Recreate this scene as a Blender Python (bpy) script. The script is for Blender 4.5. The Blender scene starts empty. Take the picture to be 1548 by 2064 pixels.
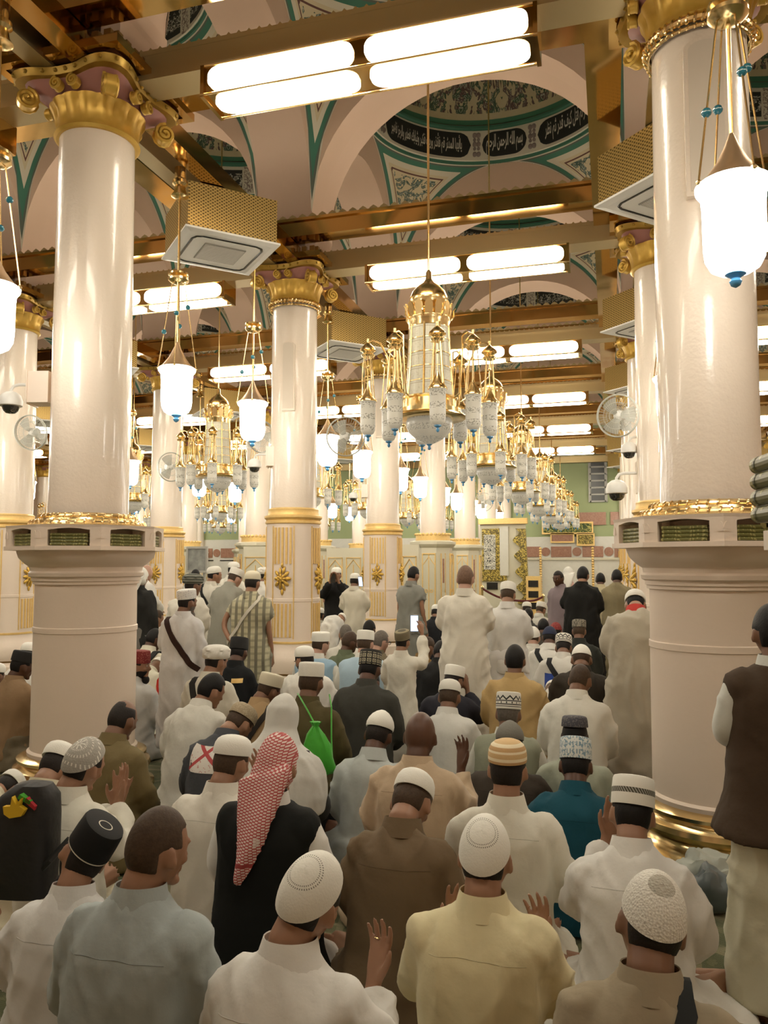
import bpy, bmesh, math, random
import numpy as np
from mathutils import Vector, Matrix, Euler
random.seed(7); np.random.seed(7)
PI = math.pi
SC = bpy.context.scene
COL = SC.collection

# ------------------------------------------------------------------ camera
IMG_W, IMG_H, F_PX, EYE = 1548, 2064, 1590.0, 1.75
PITCH, YAW = math.atan(103 / 1590), math.radians(16.04)
cd = bpy.data.cameras.new('camera')
cd.sensor_fit = 'VERTICAL'; cd.sensor_height = 36.0; cd.sensor_width = 27.0
cd.lens = F_PX / IMG_H * 36.0
cd.clip_start = 0.05; cd.clip_end = 200
CAM = bpy.data.objects.new('camera', cd); COL.objects.link(CAM)
CAM.location = (0, 0, EYE); CAM.rotation_euler = (PI / 2 + PITCH, 0, YAW)
SC.camera = CAM

# ------------------------------------------------------------------ world and exposure
w = bpy.data.worlds.new('world'); SC.world = w; w.use_nodes = True
w.node_tree.nodes['Background'].inputs[0].default_value = (1.0, 0.9, 0.78, 1)
w.node_tree.nodes['Background'].inputs[1].default_value = 0.15
vs = SC.view_settings
vs.view_transform = 'Standard'; vs.look = 'None'; vs.gamma = 1.0; vs.use_curve_mapping = False
vs.exposure = 0.85
TUBE_E, LANT_E, FILL_E = 12.0, 8.5, 8.0          # what the lamps and the added vault fill give off
WARM = (1.0, 0.91, 0.74)
cy = SC.cycles
cy.max_bounces = 9; cy.diffuse_bounces = 6; cy.glossy_bounces = 4; cy.transmission_bounces = 4
cy.transparent_max_bounces = 6; cy.caustics_reflective = False; cy.caustics_refractive = False
cy.sample_clamp_indirect = 4.0; cy.use_denoising = True

# ------------------------------------------------------------------ picture point -> place in the room
_R = np.array([math.cos(YAW), math.sin(YAW), 0]); _FW = np.array([-math.sin(YAW), math.cos(YAW), 0])
_UP = np.array([0, 0, 1.0]); _CF = math.cos(PITCH) * _FW + math.sin(PITCH) * _UP
_CU = -math.sin(PITCH) * _FW + math.cos(PITCH) * _UP; _C = np.array([0, 0, EYE])
def _ray(x, y): return (x - 774) * _R - (y - 1032) * _CU + F_PX * _CF
def at_d(x, y, d): r = _ray(x, y); return _C + r * (d / (r @ _FW))
def at_z(x, y, z): r = _ray(x, y); return _C + r * ((z - EYE) / r[2])
def at_X(x, y, X): r = _ray(x, y); return _C + r * (X / r[0])
def at_Y(x, y, Y): r = _ray(x, y); return _C + r * (Y / r[1])
def proj(P):
    v = np.array(P) - _C; k = F_PX / (v @ _CF); return 774 + k * (v @ _R), 1032 - k * (v @ _CU), v @ _CF

# ------------------------------------------------------------------ node helper
class V:
    """a socket with arithmetic, so that patterns read as formulas"""
    nt = None
    def __init__(s, k): s.k = k
    @staticmethod
    def m(op, *a, clamp=False):
        n = V.nt.nodes.new('ShaderNodeMath'); n.operation = op; n.use_clamp = clamp
        for i, x in enumerate(a):
            if isinstance(x, V): V.nt.links.new(x.k, n.inputs[i])
            else: n.inputs[i].default_value = x
        return V(n.outputs[0])
    def __add__(s, o): return V.m('ADD', s, o)
    def __radd__(s, o): return V.m('ADD', o, s)
    def __sub__(s, o): return V.m('SUBTRACT', s, o)
    def __rsub__(s, o): return V.m('SUBTRACT', o, s)
    def __mul__(s, o): return V.m('MULTIPLY', s, o)
    def __rmul__(s, o): return V.m('MULTIPLY', o, s)
    def __truediv__(s, o): return V.m('DIVIDE', s, o)
    def __gt__(s, o): return V.m('GREATER_THAN', s, o)
    def __lt__(s, o): return V.m('LESS_THAN', s, o)
def sn(a): return V.m('SINE', a)
def fr(a): return V.m('FRACT', a)
def ab(a): return V.m('ABSOLUTE', a)
def mx(a, b): return V.m('MAXIMUM', a, b)
def mn(a, b): return V.m('MINIMUM', a, b)
def band(a, lo, hi): return (a > lo) * (a < hi)
def coords(kind='Object', scale=None):
    n = V.nt.nodes.new('ShaderNodeTexCoord'); s = V.nt.nodes.new('ShaderNodeSeparateXYZ')
    V.nt.links.new(n.outputs[kind], s.inputs[0]); return [V(o) for o in s.outputs]
def vec(x, y, z=0.0):
    n = V.nt.nodes.new('ShaderNodeCombineXYZ')
    for i, a in enumerate((x, y, z)):
        if isinstance(a, V): V.nt.links.new(a.k, n.inputs[i])
        else: n.inputs[i].default_value = a
    return V(n.outputs[0])
def noise(v=None, scale=5, detail=3, rough=.5, dist=0, kind='Object'):
    n = V.nt.nodes.new('ShaderNodeTexNoise'); n.inputs['Scale'].default_value = scale
    n.inputs['Detail'].default_value = detail; n.inputs['Roughness'].default_value = rough; n.inputs['Distortion'].default_value = dist
    if v is None:
        t = V.nt.nodes.new('ShaderNodeTexCoord'); V.nt.links.new(t.outputs[kind], n.inputs['Vector'])
    else: V.nt.links.new(v.k, n.inputs['Vector'])
    return V(n.outputs[0])
def voro(v=None, scale=5, feat='F1', kind='Object', out='Distance'):
    n = V.nt.nodes.new('ShaderNodeTexVoronoi'); n.feature = feat; n.inputs['Scale'].default_value = scale
    if v is None:
        t = V.nt.nodes.new('ShaderNodeTexCoord'); V.nt.links.new(t.outputs[kind], n.inputs['Vector'])
    else: V.nt.links.new(v.k, n.inputs['Vector'])
    return V(n.outputs[out])
def mixc(f, a, b):
    n = V.nt.nodes.new('ShaderNodeMix'); n.data_type = 'RGBA'
    for i, x in ((0, f), (6, a), (7, b)):
        if isinstance(x, V): V.nt.links.new(x.k, n.inputs[i])
        elif i == 0: n.inputs[0].default_value = x
        else: n.inputs[i].default_value = (*x, 1)
    return V(n.outputs[2])
MATS = {}
def mat(name, color=(.8, .8, .8), rough=.5, metal=0.0, emit=None, estr=0, coat=0, spec=.5, sheen=0, alpha=1, trans=0, fn=None, bump=None, bd=.01, bs=.5):
    """fn(): colour V (runs inside the node tree); bump(): height V"""
    if name in MATS: return MATS[name]
    m = bpy.data.materials.new(name); m.use_nodes = True; nt = m.node_tree; V.nt = nt
    p = nt.nodes['Principled BSDF']
    p.inputs['Base Color'].default_value = (*color, 1); p.inputs['Roughness'].default_value = rough
    p.inputs['Metallic'].default_value = metal; p.inputs['Specular IOR Level'].default_value = spec
    p.inputs['Coat Weight'].default_value = coat; p.inputs['Coat Roughness'].default_value = .08
    p.inputs['Sheen Weight'].default_value = sheen; p.inputs['Alpha'].default_value = alpha
    p.inputs['Transmission Weight'].default_value = trans
    if emit: p.inputs['Emission Color'].default_value = (*emit, 1); p.inputs['Emission Strength'].default_value = estr
    if fn:
        r = fn()
        if isinstance(r, tuple):
            nt.links.new(r[0].k, p.inputs['Base Color']); 
            if r[1] is not None: nt.links.new(r[1].k, p.inputs['Roughness'])
            if len(r) > 2: nt.links.new(r[2].k, p.inputs['Metallic'])
        else: nt.links.new(r.k, p.inputs['Base Color'])
    if bump:
        b = nt.nodes.new('ShaderNodeBump'); b.inputs['Distance'].default_value = bd; b.inputs['Strength'].default_value = bs
        nt.links.new(bump().k, b.inputs['Height']); nt.links.new(b.outputs[0], p.inputs['Normal'])
    MATS[name] = m; return m

# ------------------------------------------------------------------ mesh helper
class MB:
    def __init__(s): s.v, s.f, s.uv, s.mi = [], [], {}, []
    def add(s, vs, fs, M=None, mi=0, uvs=None):
        o = len(s.v)
        for p in vs: s.v.append(tuple(M @ Vector(p)) if M is not None else tuple(p))
        for i, f in enumerate(fs):
            if uvs is not None: s.uv[len(s.f)] = [uvs[j] for j in f]
            s.f.append([o + j for j in f]); s.mi.append(mi)
        return s
    def box(s, x0, x1, y0, y1, z0, z1, M=None, mi=0):
        return s.add([(x0, y0, z0), (x1, y0, z0), (x1, y1, z0), (x0, y1, z0), (x0, y0, z1), (x1, y0, z1), (x1, y1, z1), (x0, y1, z1)],
              [(3, 2, 1, 0), (4, 5, 6, 7), (0, 1, 5, 4), (1, 2, 6, 5), (2, 3, 7, 6), (3, 0, 4, 7)], M, mi)
    def lathe(s, prof, n=24, M=None, mi=0, cap=True, a0=0.0, a1=2 * PI):
        """prof: [(r, z)] from bottom to top"""
        full = abs(a1 - a0 - 2 * PI) < 1e-6; m = n if full else n + 1
        vs = [(r * math.cos(a0 + (a1 - a0) * i / n), r * math.sin(a0 + (a1 - a0) * i / n), z) for r, z in prof for i in range(m)]
        fs = []
        for j in range(len(prof) - 1):
            for i in range(n):
                k = (i + 1) % m
                fs.append((j * m + i, j * m + k, (j + 1) * m + k, (j + 1) * m + i))
        if cap and full:
            fs.append(tuple(range(m - 1, -1, -1))); fs.append(tuple((len(prof) - 1) * m + i for i in range(m)))
        return s.add(vs, fs, M, mi)
    def tube(s, pts, rad, n=8, M=None, mi=0, cap=True, sx=1.0):
        pts = [Vector(p) for p in pts]; L = len(pts)
        rad = rad if isinstance(rad, (list, tuple)) else [rad] * L
        up = None; vs = []
        for i, p in enumerate(pts):
            t = (pts[min(i + 1, L - 1)] - pts[max(i - 1, 0)]).normalized()
            if up is None: up = Vector((0, 0, 1)) if abs(t.z) < .9 else Vector((1, 0, 0))
            a = t.cross(up).normalized(); b = a.cross(t).normalized(); up = b
            for k in range(n):
                c = 2 * PI * k / n; vs.append(p + a * (math.cos(c) * rad[i]) + b * (math.sin(c) * rad[i] * sx))
        fs = [(i * n + k, i * n + (k + 1) % n, (i + 1) * n + (k + 1) % n, (i + 1) * n + k) for i in range(L - 1) for k in range(n)]
        if cap: fs += [tuple(range(n - 1, -1, -1)), tuple((L - 1) * n + k for k in range(n))]
        return s.add(vs, fs, M, mi)
    def rings(s, R, M=None, mi=0, cap=True, uvs=None):
        """R: list of equal-length point loops"""
        n = len(R[0]); vs = [p for r in R for p in r]
        fs = [(j * n + i, j * n + (i + 1) % n, (j + 1) * n + (i + 1) % n, (j + 1) * n + i) for j in range(len(R) - 1) for i in range(n)]
        if cap: fs += [tuple(range(n - 1, -1, -1)), tuple((len(R) - 1) * n + i for i in range(n))]
        return s.add(vs, fs, M, mi)
    def ball(s, c, r, n=12, m=8, M=None, mi=0):
        c = Vector(c); r = Vector(r if isinstance(r, (tuple, list)) else (r, r, r))
        R = []
        for j in range(m + 1):
            t = max(.03, min(PI - .03, PI * j / m))
            R.append([c + Vector((r.x * math.sin(t) * math.cos(2 * PI * i / n), r.y * math.sin(t) * math.sin(2 * PI * i / n), -r.z * math.cos(t))) for i in range(n)])
        return s.rings(R, M, mi)
    def prism(s, poly, y0, y1, M=None, mi=0):
        """poly in x, z; extruded along y"""
        n = len(poly); vs = [(x, y0, z) for x, z in poly] + [(x, y1, z) for x, z in poly]
        fs = [tuple(range(n)), tuple(range(2 * n - 1, n - 1, -1))] + [(i + n, (i + 1) % n + n, (i + 1) % n, i) for i in range(n)]
        return s.add(vs, fs, M, mi)
    def grid(s, fn, nu, nv, M=None, mi=0, u0=0., u1=1., v0=0., v1=1.):
        vs, uvs, fs = [], [], []
        for j in range(nv + 1):
            for i in range(nu + 1):
                u = u0 + (u1 - u0) * i / nu; v = v0 + (v1 - v0) * j / nv
                vs.append(fn(u, v)); uvs.append((u, v))
        for j in range(nv):
            for i in range(nu):
                a = j * (nu + 1) + i; fs.append((a, a + 1, a + nu + 2, a + nu + 1))
        return s.add(vs, fs, M, mi, uvs)
    def mesh(s, name, mats, smooth=True, angle=40):
        me = bpy.data.meshes.new(name); me.from_pydata(s.v, [], s.f)
        for m in (mats if isinstance(mats, (list, tuple)) else [mats]): me.materials.append(m)
        me.polygons.foreach_set('material_index', s.mi)
        if s.uv:
            ul = me.uv_layers.new(name='UVMap'); li = 0
            for pi, f in enumerate(s.f):
                q = s.uv.get(pi)
                for k in range(len(f)):
                    if q: ul.data[li].uv = q[k]
                    li += 1
        me.update()
        if smooth: me.shade_smooth(); me.set_sharp_from_angle(angle=math.radians(angle))
        return me
    def build(s, name, mats, parent=None, smooth=True, angle=40, M=None):
        o = bpy.data.objects.new(name, s.mesh(name, mats, smooth, angle)); COL.objects.link(o)
        if parent: o.parent = parent
        if M is not None: o.matrix_local = M
        return o
def tag(o, label=None, cat=None, group=None, kind=None):
    if label: o['label'] = label
    if cat: o['category'] = cat
    if group: o['group'] = group
    if kind: o['kind'] = kind
    return o
def empty(name, loc=(0, 0, 0), rz=0.0, label=None, cat=None, group=None):
    o = bpy.data.objects.new(name, None); COL.objects.link(o); o.location = loc; o.rotation_euler = (0, 0, rz)
    o.empty_display_size = .1
    return tag(o, label, cat, group)
KIDS = {}
def dup(root, loc=None, rz=None, label=None, group=None):
    """a copy of a thing with copies of its parts and sub-parts (mesh data shared)"""
    r = root.copy(); COL.objects.link(r)
    if loc is not None: r.location = loc
    if rz is not None: r.rotation_euler = (0, 0, rz)
    if label: r['label'] = label
    if group: r['group'] = group
    if root.name not in KIDS: KIDS[root.name] = [(c, list(c.children)) for c in root.children]
    for ch, gs in KIDS[root.name]:
        c = ch.copy(); COL.objects.link(c); c.parent = r
        for g in gs:
            d = g.copy(); COL.objects.link(d); d.parent = c
    return r
def ell(cx, cy, z, rx, ry, n=28, p=2.0):
    out = []
    for i in range(n):
        a = 2 * PI * i / n; c, s_ = math.cos(a), math.sin(a)
        out.append((cx + rx * math.copysign(abs(c) ** (2 / p), c), cy + ry * math.copysign(abs(s_) ** (2 / p), s_), z))
    return out
def Tr(x, y, z): return Matrix.Translation((x, y, z))
def Rz(a): return Matrix.Rotation(a, 4, 'Z')
def Rx(a): return Matrix.Rotation(a, 4, 'X')
def Ry(a): return Matrix.Rotation(a, 4, 'Y')
ORD = ['nearest', 'second', 'third', 'fourth', 'fifth', 'sixth', 'seventh', 'eighth', 'ninth']

# ------------------------------------------------------------------ materials
def _plaster(a, b): return lambda: mixc(noise(scale=1.3, detail=4), a, b)
M_PINK = mat('pink plaster', rough=.62, fn=_plaster((.60, .42, .295), (.66, .475, .35)))
def _shaft_b(): return noise(scale=42, detail=1) + noise(scale=9, detail=1) * 1.2
M_SHAFT = mat('glossy cream paint', (.86, .74, .61), rough=.27, coat=.5, bump=_shaft_b, bd=.006, bs=.35)
M_PED = mat('cream pink pedestal', (.84, .71, .585), rough=.42, bump=lambda: noise(scale=25, detail=2), bd=.003, bs=.3)
M_GOLD = mat('polished gold', (.90, .69, .35), rough=.22, metal=1.0)
M_GOLDR = mat('gold relief', rough=.38, metal=.45, fn=lambda: mixc(noise(scale=14), (.60, .36, .05), (.78, .52, .12)))
M_GILT = mat('gilt paint', rough=.42, metal=.35, fn=lambda: mixc(noise(scale=20), (.80, .52, .16), (.92, .68, .30)))
M_MAUVE = mat('mauve capital ground', (.40, .17, .13), rough=.6)
M_MIRR = mat('gold mirror', rough=.1, metal=1.0, fn=lambda: mixc(noise(scale=.9, detail=1), (.44, .25, .075), (.70, .46, .17)), bump=lambda: noise(scale=2.2, detail=1), bd=.02, bs=.25)
M_OLIVE = mat('satin brass cover', (.45, .35, .18), rough=.38, metal=.8)
M_DBRASS = mat('dark brass', (.30, .17, .06), rough=.35, metal=.8)
M_TUBE = mat('lit diffuser', (1, 1, 1), rough=.5, emit=WARM, estr=TUBE_E)
M_FILL = mat('added vault fill', (1, 1, 1), rough=.5, emit=(1, .86, .66), estr=FILL_E)  # glow of the added strips that brighten the vaults from the beams
M_LANT = mat('lit opal glass', (1, 1, 1), rough=.3, emit=(1, .95, .85), estr=LANT_E)
M_BLUE = mat('blue glass', (.10, .36, .68), rough=.15, coat=.5)
M_TEAL = mat('teal bead', (.03, .22, .30), rough=.12, coat=.6)
M_COPPER = mat('rose gold cone', (.66, .46, .28), rough=.35, metal=.7)
M_WHITE = mat('white plastic', (.82, .80, .74), rough=.4)
M_GREY = mat('grey plastic', (.42, .41, .37), rough=.5)
M_DARK = mat('black plastic', (.015, .014, .013), rough=.25)
M_BLK = mat('black paint', (.012, .013, .012), rough=.5)
def _perf():
    x, y, z = coords('Object'); s = 30.0
    d1 = V.m('POWER', fr((x + y) * s * .7) - .5, 2.0) + V.m('POWER', fr(z * s) - .5, 2.0)
    d2 = V.m('POWER', fr((x + y) * s * .7 + .5) - .5, 2.0) + V.m('POWER', fr(z * s + .5) - .5, 2.0)
    h = mx(d1 < .06, d2 < .045)
    return mixc(h, (.47, .32, .10), (.12, .075, .02)), None
M_PERF = mat('perforated brass', rough=.42, metal=.55, fn=_perf)
def _chglass():
    x, y, z = coords('Object')
    l = mx(fr(z * 7.2) < .05, (fr(V.m('ARCTAN2', y, x) * 3.819) < .07) * .5)
    n = noise(scale=60, detail=1) > .62
    return mixc(mx(l, n * .4), (.50, .46, .33), (.30, .24, .13))
M_CHGLASS = mat('frosted lamp glass', rough=.3, fn=_chglass, emit=(1, .85, .6), estr=.12)
def _slglass():
    x, y, z = coords('Object')
    t = (noise(vec(x * 60, y * 60, z * 90), scale=1, detail=1) > .55) * band(fr(z * 9.0), .25, .75)
    return mixc(t, (.52, .49, .41), (.20, .18, .13))
M_SLGLASS = mat('inscribed lamp glass', rough=.3, fn=_slglass, emit=(1, .9, .7), estr=.10)
M_BOOK = mat('green gilt book cloth', rough=.4, fn=lambda: mixc((noise(scale=70, detail=1) > .6), (.15, .145, .04), (.36, .33, .12)))
M_PAGES = mat('book pages', (.62, .55, .38), rough=.8)
# ------------------------------------------------------------------ the grid of the hall
RX = [5.10, .61, -3.98, -8.43, -12.80, -17.2, -21.6]     # column rows, right to left
CY = [5.36 + 4.2 * i for i in range(-2, 7)]               # columns along a row, CY[2] is the nearest in view
I0 = 2
X_R, X_L, Y_F, Y_B = 7.3, -23.8, -4.6, 30.75
SPR = 6.2                                                 # springing of the arches

def _carpet():
    x, y, z = coords('Object')
    n = noise(scale=3.2, detail=5, dist=1.5); v = voro(scale=3.0, feat='DISTANCE_TO_EDGE')
    c = mixc(n > .52, (.075, .085, .030), (.135, .135, .060))
    c = mixc((v < .05), c, (.21, .19, .10))
    row = mx(band(fr(y * .833), .0, .035), band(fr(y * .833), .10, .12))
    c = mixc(row, c, (.26, .23, .13))
    return mixc(noise(scale=160, detail=1) * .5, c, (.05, .055, .02))
M_CARPET = mat('green carpet', rough=.95, spec=.1, sheen=.3, fn=_carpet, bump=lambda: noise(scale=220, detail=1), bd=.004, bs=.6)
tag(MB().box(X_L, X_R, Y_F, Y_B, -.08, 0).build('floor', M_CARPET, smooth=False), kind='structure')

# ------------------------------------------------------------------ vaults
def _paint_dome():
    u, v, z = coords('UV')
    q = vec(u * 20.0, v * 4.0); n = noise(q, scale=1.0, detail=4, dist=1.6)
    fold = ab(fr(u * 8.0) - .5)
    n2 = noise(vec(fold * 9.0, v * 7.0, 3.0), scale=1.0, detail=3, dist=2.2)
    c = mixc(n, (.46, .38, .20), (.56, .50, .33))
    leaf = band(n2, .47, .68) * (v > .11)
    c = mixc(leaf, c, mixc(noise(q, scale=3.0) > .5, (.05, .09, .055), (.10, .065, .06)))
    c = mixc(band(n2, .555, .585) * (v > .11), c, (.36, .36, .28))
    red = (voro(vec(u * 16.0, v * 2.6), scale=1.0) < .16) * (v > .35)
    c = mixc(red, c, (.34, .06, .06))
    c = mixc(band(v, .02, .06), c, (.05, .17, .10)); c = mixc(v < .02, c, (.10, .10, .07))
    return c
M_DOMEP = mat('painted dome', rough=.7, fn=_paint_dome)
def _paint_pend():
    u, v, z = coords('UV')           # u: distance from the triangle's edge (m), v: height
    x, y, zz = coords('Object')
    n = noise(scale=4.2, detail=4, dist=2.4)
    c = mixc(noise(scale=2.0), (.52, .43, .26), (.62, .54, .36))
    c = mixc(band(n, .48, .62) * (u > .205), c, (.055, .095, .075)); c = mixc(band(n, .535, .56) * (u > .205), c, (.38, .40, .34))
    c = mixc((voro(scale=1.7) < .13) * (u > .24), c, (.42, .05, .05))
    c = mixc(band(u, .17, .185), c, (.12, .05, .04))
    c = mixc(u < .14, c, (.60, .55, .42)); c = mixc(u < .085, c, (.05, .17, .11)); c = mixc(u < .03, c, (.10, .12, .09)); c = mixc(u < .012, c, (.58, .52, .40))
    return c
M_PENDP = mat('painted pendentive', rough=.7, fn=_paint_pend)
def _paint_ring():
    u, v, z = coords('UV')           # u: 0..1 around, v: height in metres from the band's foot
    s = ab(fr(u * 9.0 + .5) - .5)
    inside = (s < .405) * band(v, .11, .52)
    sc = noise(vec(u * 150.0, v * 16.0), scale=1.0, detail=2, dist=1.2)
    c = mixc(inside, (.58, .54, .42), (.022, .022, .018))
    c = mixc(inside * band(sc, .52, .60) * band(v, .19, .45), c, (.52, .50, .42))
    orn = (s > .43) * band(noise(vec(u * 260.0, v * 22.0), scale=1.0, detail=2), .5, .62) * band(v, .06, .58)
    c = mixc(orn, c, (.22, .16, .14))
    c = mixc(v < .045, c, (.05, .16, .105)); c = mixc(v > .585, c, (.05, .16, .105))
    return c
def _paint_ring_plain():
    u, v, z = coords('UV')
    c = mixc(v < .045, (.58, .54, .42), (.05, .16, .105)); return mixc(v > .585, c, (.05, .16, .105))
M_RING = mat('painted inscription band', rough=.65, fn=_paint_ring)
M_RINGP = mat('painted plain band', rough=.65, fn=_paint_ring_plain)

HW = .37
def vault_parts(wx, wy):
    hx, hy = wx / 2 - HW, wy / 2 - HW
    hz, K = 1.88, 1.34
    S = MB()
    th = [PI * i / 28 for i in range(29)]
    for (ax, h, t, wid) in (('y', hx, hy, HW), ('x', hy, hx, HW)):
        for sg in (-1, 1):
            def P(a, off, r=1.0):
                p, zz = h * math.cos(a), SPR + hz * math.sin(a)
                q = sg * (t + off)
                return (p, q, zz) if ax == 'y' else (q, p, zz)
            S.grid(lambda u, v: P(PI * u, wid * v), 28, 1)          # half of the soffit
            def W(u, v):
                a = PI * u; xi = math.cos(a)
                z0 = SPR + hz * math.sin(a); z1 = SPR + K * hz * math.sqrt(max(0, 1 - xi * xi))
                q = sg * t; p = h * xi; zz = z0 + (z1 - z0) * v
                return (p, q, zz) if ax == 'y' else (q, p, zz)
            S.grid(W, 28, 2)
    Pn = MB(); ZR = SPR + K * hz
    for qx in (-1, 1):
        for qy in (-1, 1):
            n = 18
            def G(u, v):      # u: angle across the corner, v: 0 at the ring, 1 at the square's edge
                a = PI / 2 * u; c, s_ = math.cos(a), math.sin(a)
                m = max(c, s_); rr = 1 + (1 / m - 1) * v
                x, y = c * rr, s_ * rr
                zz = SPR + K * hz * math.sqrt(max(0, 2 - x * x - y * y))
                return (qx * hx * x, qy * hy * y, zz)
            vs, uvs, fs = [], [], []
            for j in range(n + 1):
                for i in range(2 * n + 1):
                    p = G(i / (2 * n), j / n); vs.append(p)
                    e = min(hx - abs(p[0]), hy - abs(p[1])); r = math.hypot(p[0] / hx, p[1] / hy)
                    uvs.append((min(e * 1.5, (r - 1) * 2.2), p[2] - SPR))
            for j in range(n):
                for i in range(2 * n):
                    a = j * (2 * n + 1) + i; fs.append((a, a + 1, a + 2 * n + 2, a + 2 * n + 1))
            Pn.add(vs, fs, uvs=uvs)
    prof = [(1.0, 0), (.985, 0), (.985, .04), (.97, .055), (.97, .60), (.945, .61), (.945, .65), (.985, .66)]
    Rg = MB(); m = 72; vs, uvs, fs = [], [], []
    for r, z in prof:
        for i in range(m + 1):
            a = 2 * PI * i / m; vs.append((hx * r * math.cos(a), hy * r * math.sin(a), ZR + z)); uvs.append((i / m, z))
    for j in range(len(prof) - 1):
        for i in range(m): a = j * (m + 1) + i; fs.append((a, a + 1, a + m + 2, a + m + 1))
    Rg.add(vs, fs, uvs=uvs)
    D = MB()
    D.grid(lambda u, v: (hx * .985 * math.cos(2 * PI * u) * math.cos(PI / 2 * v), hy * .985 * math.sin(2 * PI * u) * math.cos(PI / 2 * v), ZR + .66 + 1.35 * math.sin(PI / 2 * v)), 64, 14)
    return [('ceiling', S, M_PINK), ('pendentive', Pn, M_PENDP), ('inscription_band', Rg, M_RING), ('dome', D, M_DOMEP)], ZR
VZ = SPR + 1.34 * 1.88
TEXT_BAY = None
for bx in range(len(RX) - 1):
    wx = RX[bx] - RX[bx + 1]; parts, ZR = vault_parts(wx, 4.2)
    ms = [(n, b.mesh(n, [m])) for n, b, m in parts]
    for iy in range(len(CY) - 1):
        if bx >= 4 and iy < 4: continue
        r = bpy.data.objects.new('ceiling', ms[0][1]); COL.objects.link(r)
        r.location = ((RX[bx] + RX[bx + 1]) / 2, CY[iy] + 2.1, 0); tag(r, kind='structure')
        for n, me in ms[1:]:
            o = bpy.data.objects.new(n, me); COL.objects.link(o); o.parent = r
            if bx == 1 and iy == I0 + 1 and n == 'inscription_band':
                o.data = me.copy(); o.data.materials[0] = M_RINGP; TEXT_BAY = o
# closing slabs over and round the vaults (roof, and the strips beside the outer rows)
rf = MB().box(X_L, X_R, Y_F, Y_B, 11.3, 11.5)
tag(rf.build('ceiling', M_PINK, smooth=False), kind='structure')
e = MB().box(RX[0], X_R, Y_F, Y_B, 6.3, 6.4); e.box(X_L, RX[-1], Y_F, Y_B, 6.3, 6.4); e.box(X_L, X_R, Y_F, CY[0], 6.3, 6.4); e.box(X_L, RX[4], Y_F, CY[4], 6.25, 6.38)
tag(e.build('ceiling', M_PINK, smooth=False), kind='structure')
M_GREENW = mat('pale green wall', rough=.6, fn=_plaster((.30, .36, .17), (.38, .43, .22)))
M_WALLW = mat('white marble', rough=.35, fn=lambda: mixc(noise(scale=2.5, detail=5, dist=2), (.62, .60, .52), (.74, .72, .64)))
M_REDM = mat('red marble', rough=.35, fn=lambda: mixc(noise(scale=7, detail=5, dist=2.5), (.24, .08, .045), (.50, .30, .20)))
wb = tag(MB().box(X_L, X_R, Y_B, Y_B + .2, 2.75, 11.4).build('wall_back', M_GREENW, smooth=False), kind='structure')
MB().box(X_L, X_R, Y_B - .04, Y_B + .2, 0, 2.75).build('dado', M_WALLW, wb, smooth=False)
tag(MB().box(X_L - .2, X_L, Y_F, Y_B, 0, 11.4).build('wall_left', M_PINK, smooth=False), kind='structure')
tag(MB().box(X_R, X_R + .2, Y_F, Y_B, 0, 11.4).build('wall_right', M_PINK, smooth=False), kind='structure')
tag(MB().box(X_L, X_R, Y_F - .2, Y_F, 0, 11.4).build('wall_front', M_PINK, smooth=False), kind='structure')
# dado panels of red marble with discs between them
k = 0
for i in range(26):
    x = X_R - 1.0 - i * 1.16
    MB().box(x - .38, x + .38, Y_B - .07, Y_B - .03, 1.98, 2.38).build('marble_panel', M_REDM, wb, smooth=False)
    MB().lathe([(.0, 0), (.17, 0), (.17, .03), (0, .03)], 16, Tr(x - .58, Y_B - .04, 2.18) @ Rx(PI / 2), cap=False).build('marble_disc', M_REDM, wb)
    MB().box(x - .42, x + .42, Y_B - .06, Y_B - .035, 1.84, 1.88).build('marble_strip', M_DARK, wb, smooth=False)
    if i in (5, 6): MB().box(x - .5, x + .5, Y_B - .09, Y_B - .03, 3.18, 3.66).build('marble_panel', M_REDM, wb, smooth=False)

# ------------------------------------------------------------------ beams
def crest(mb, x0, x1, y, z, h=.06, w=.012, pitch=.085, ax='x'):
    n = max(2, int(abs(x1 - x0) / pitch)); d = (x1 - x0) / n
    for i in range(n):
        a = x0 + i * d; po = [(a, z), (a + d * .2, z + h * .55), (a + d * .5, z + h), (a + d * .8, z + h * .55), (a + d, z)]
        if ax == 'x': mb.prism(po, y - w / 2, y + w / 2)
        else: mb.prism(po, y - w / 2, y + w / 2, M=Matrix(((0, 1, 0, 0), (1, 0, 0, 0), (0, 0, 1, 0), (0, 0, 0, 1))))
TN = [0]
def trim(mb, m, parts=()):
    TN[0] += 1
    o = mb.build('trim_%d' % TN[0], m, smooth=False); tag(o, kind='structure')
    for n, b, mm in parts: b.build(n, mm, o, smooth=False)
    return o
BO, BWD = .60, .12      # the frame beams' offset from the rows and half width
YA, YZ = CY[0], CY[-1]
for i, y in enumerate(CY):
    for bx in range(len(RX) - 1):
        if bx >= 4 and i < 4: continue
        x1, x0 = RX[bx] - .42, RX[bx + 1] + .42
        b = MB().box(x0, x1, y - .11, y + .11, 5.58, 5.76); b.box(x0, x1, y - .14, y + .14, 5.54, 5.585); b.box(x0, x1, y - .112, y - .098, 5.76, 5.80)  # last box: lip added to hide the fill strip from below
        c = MB(); crest(c, x0, x1, y - .105, 5.76)
        trim(b, M_OLIVE, [('cresting', c, M_OLIVE)])
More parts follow.
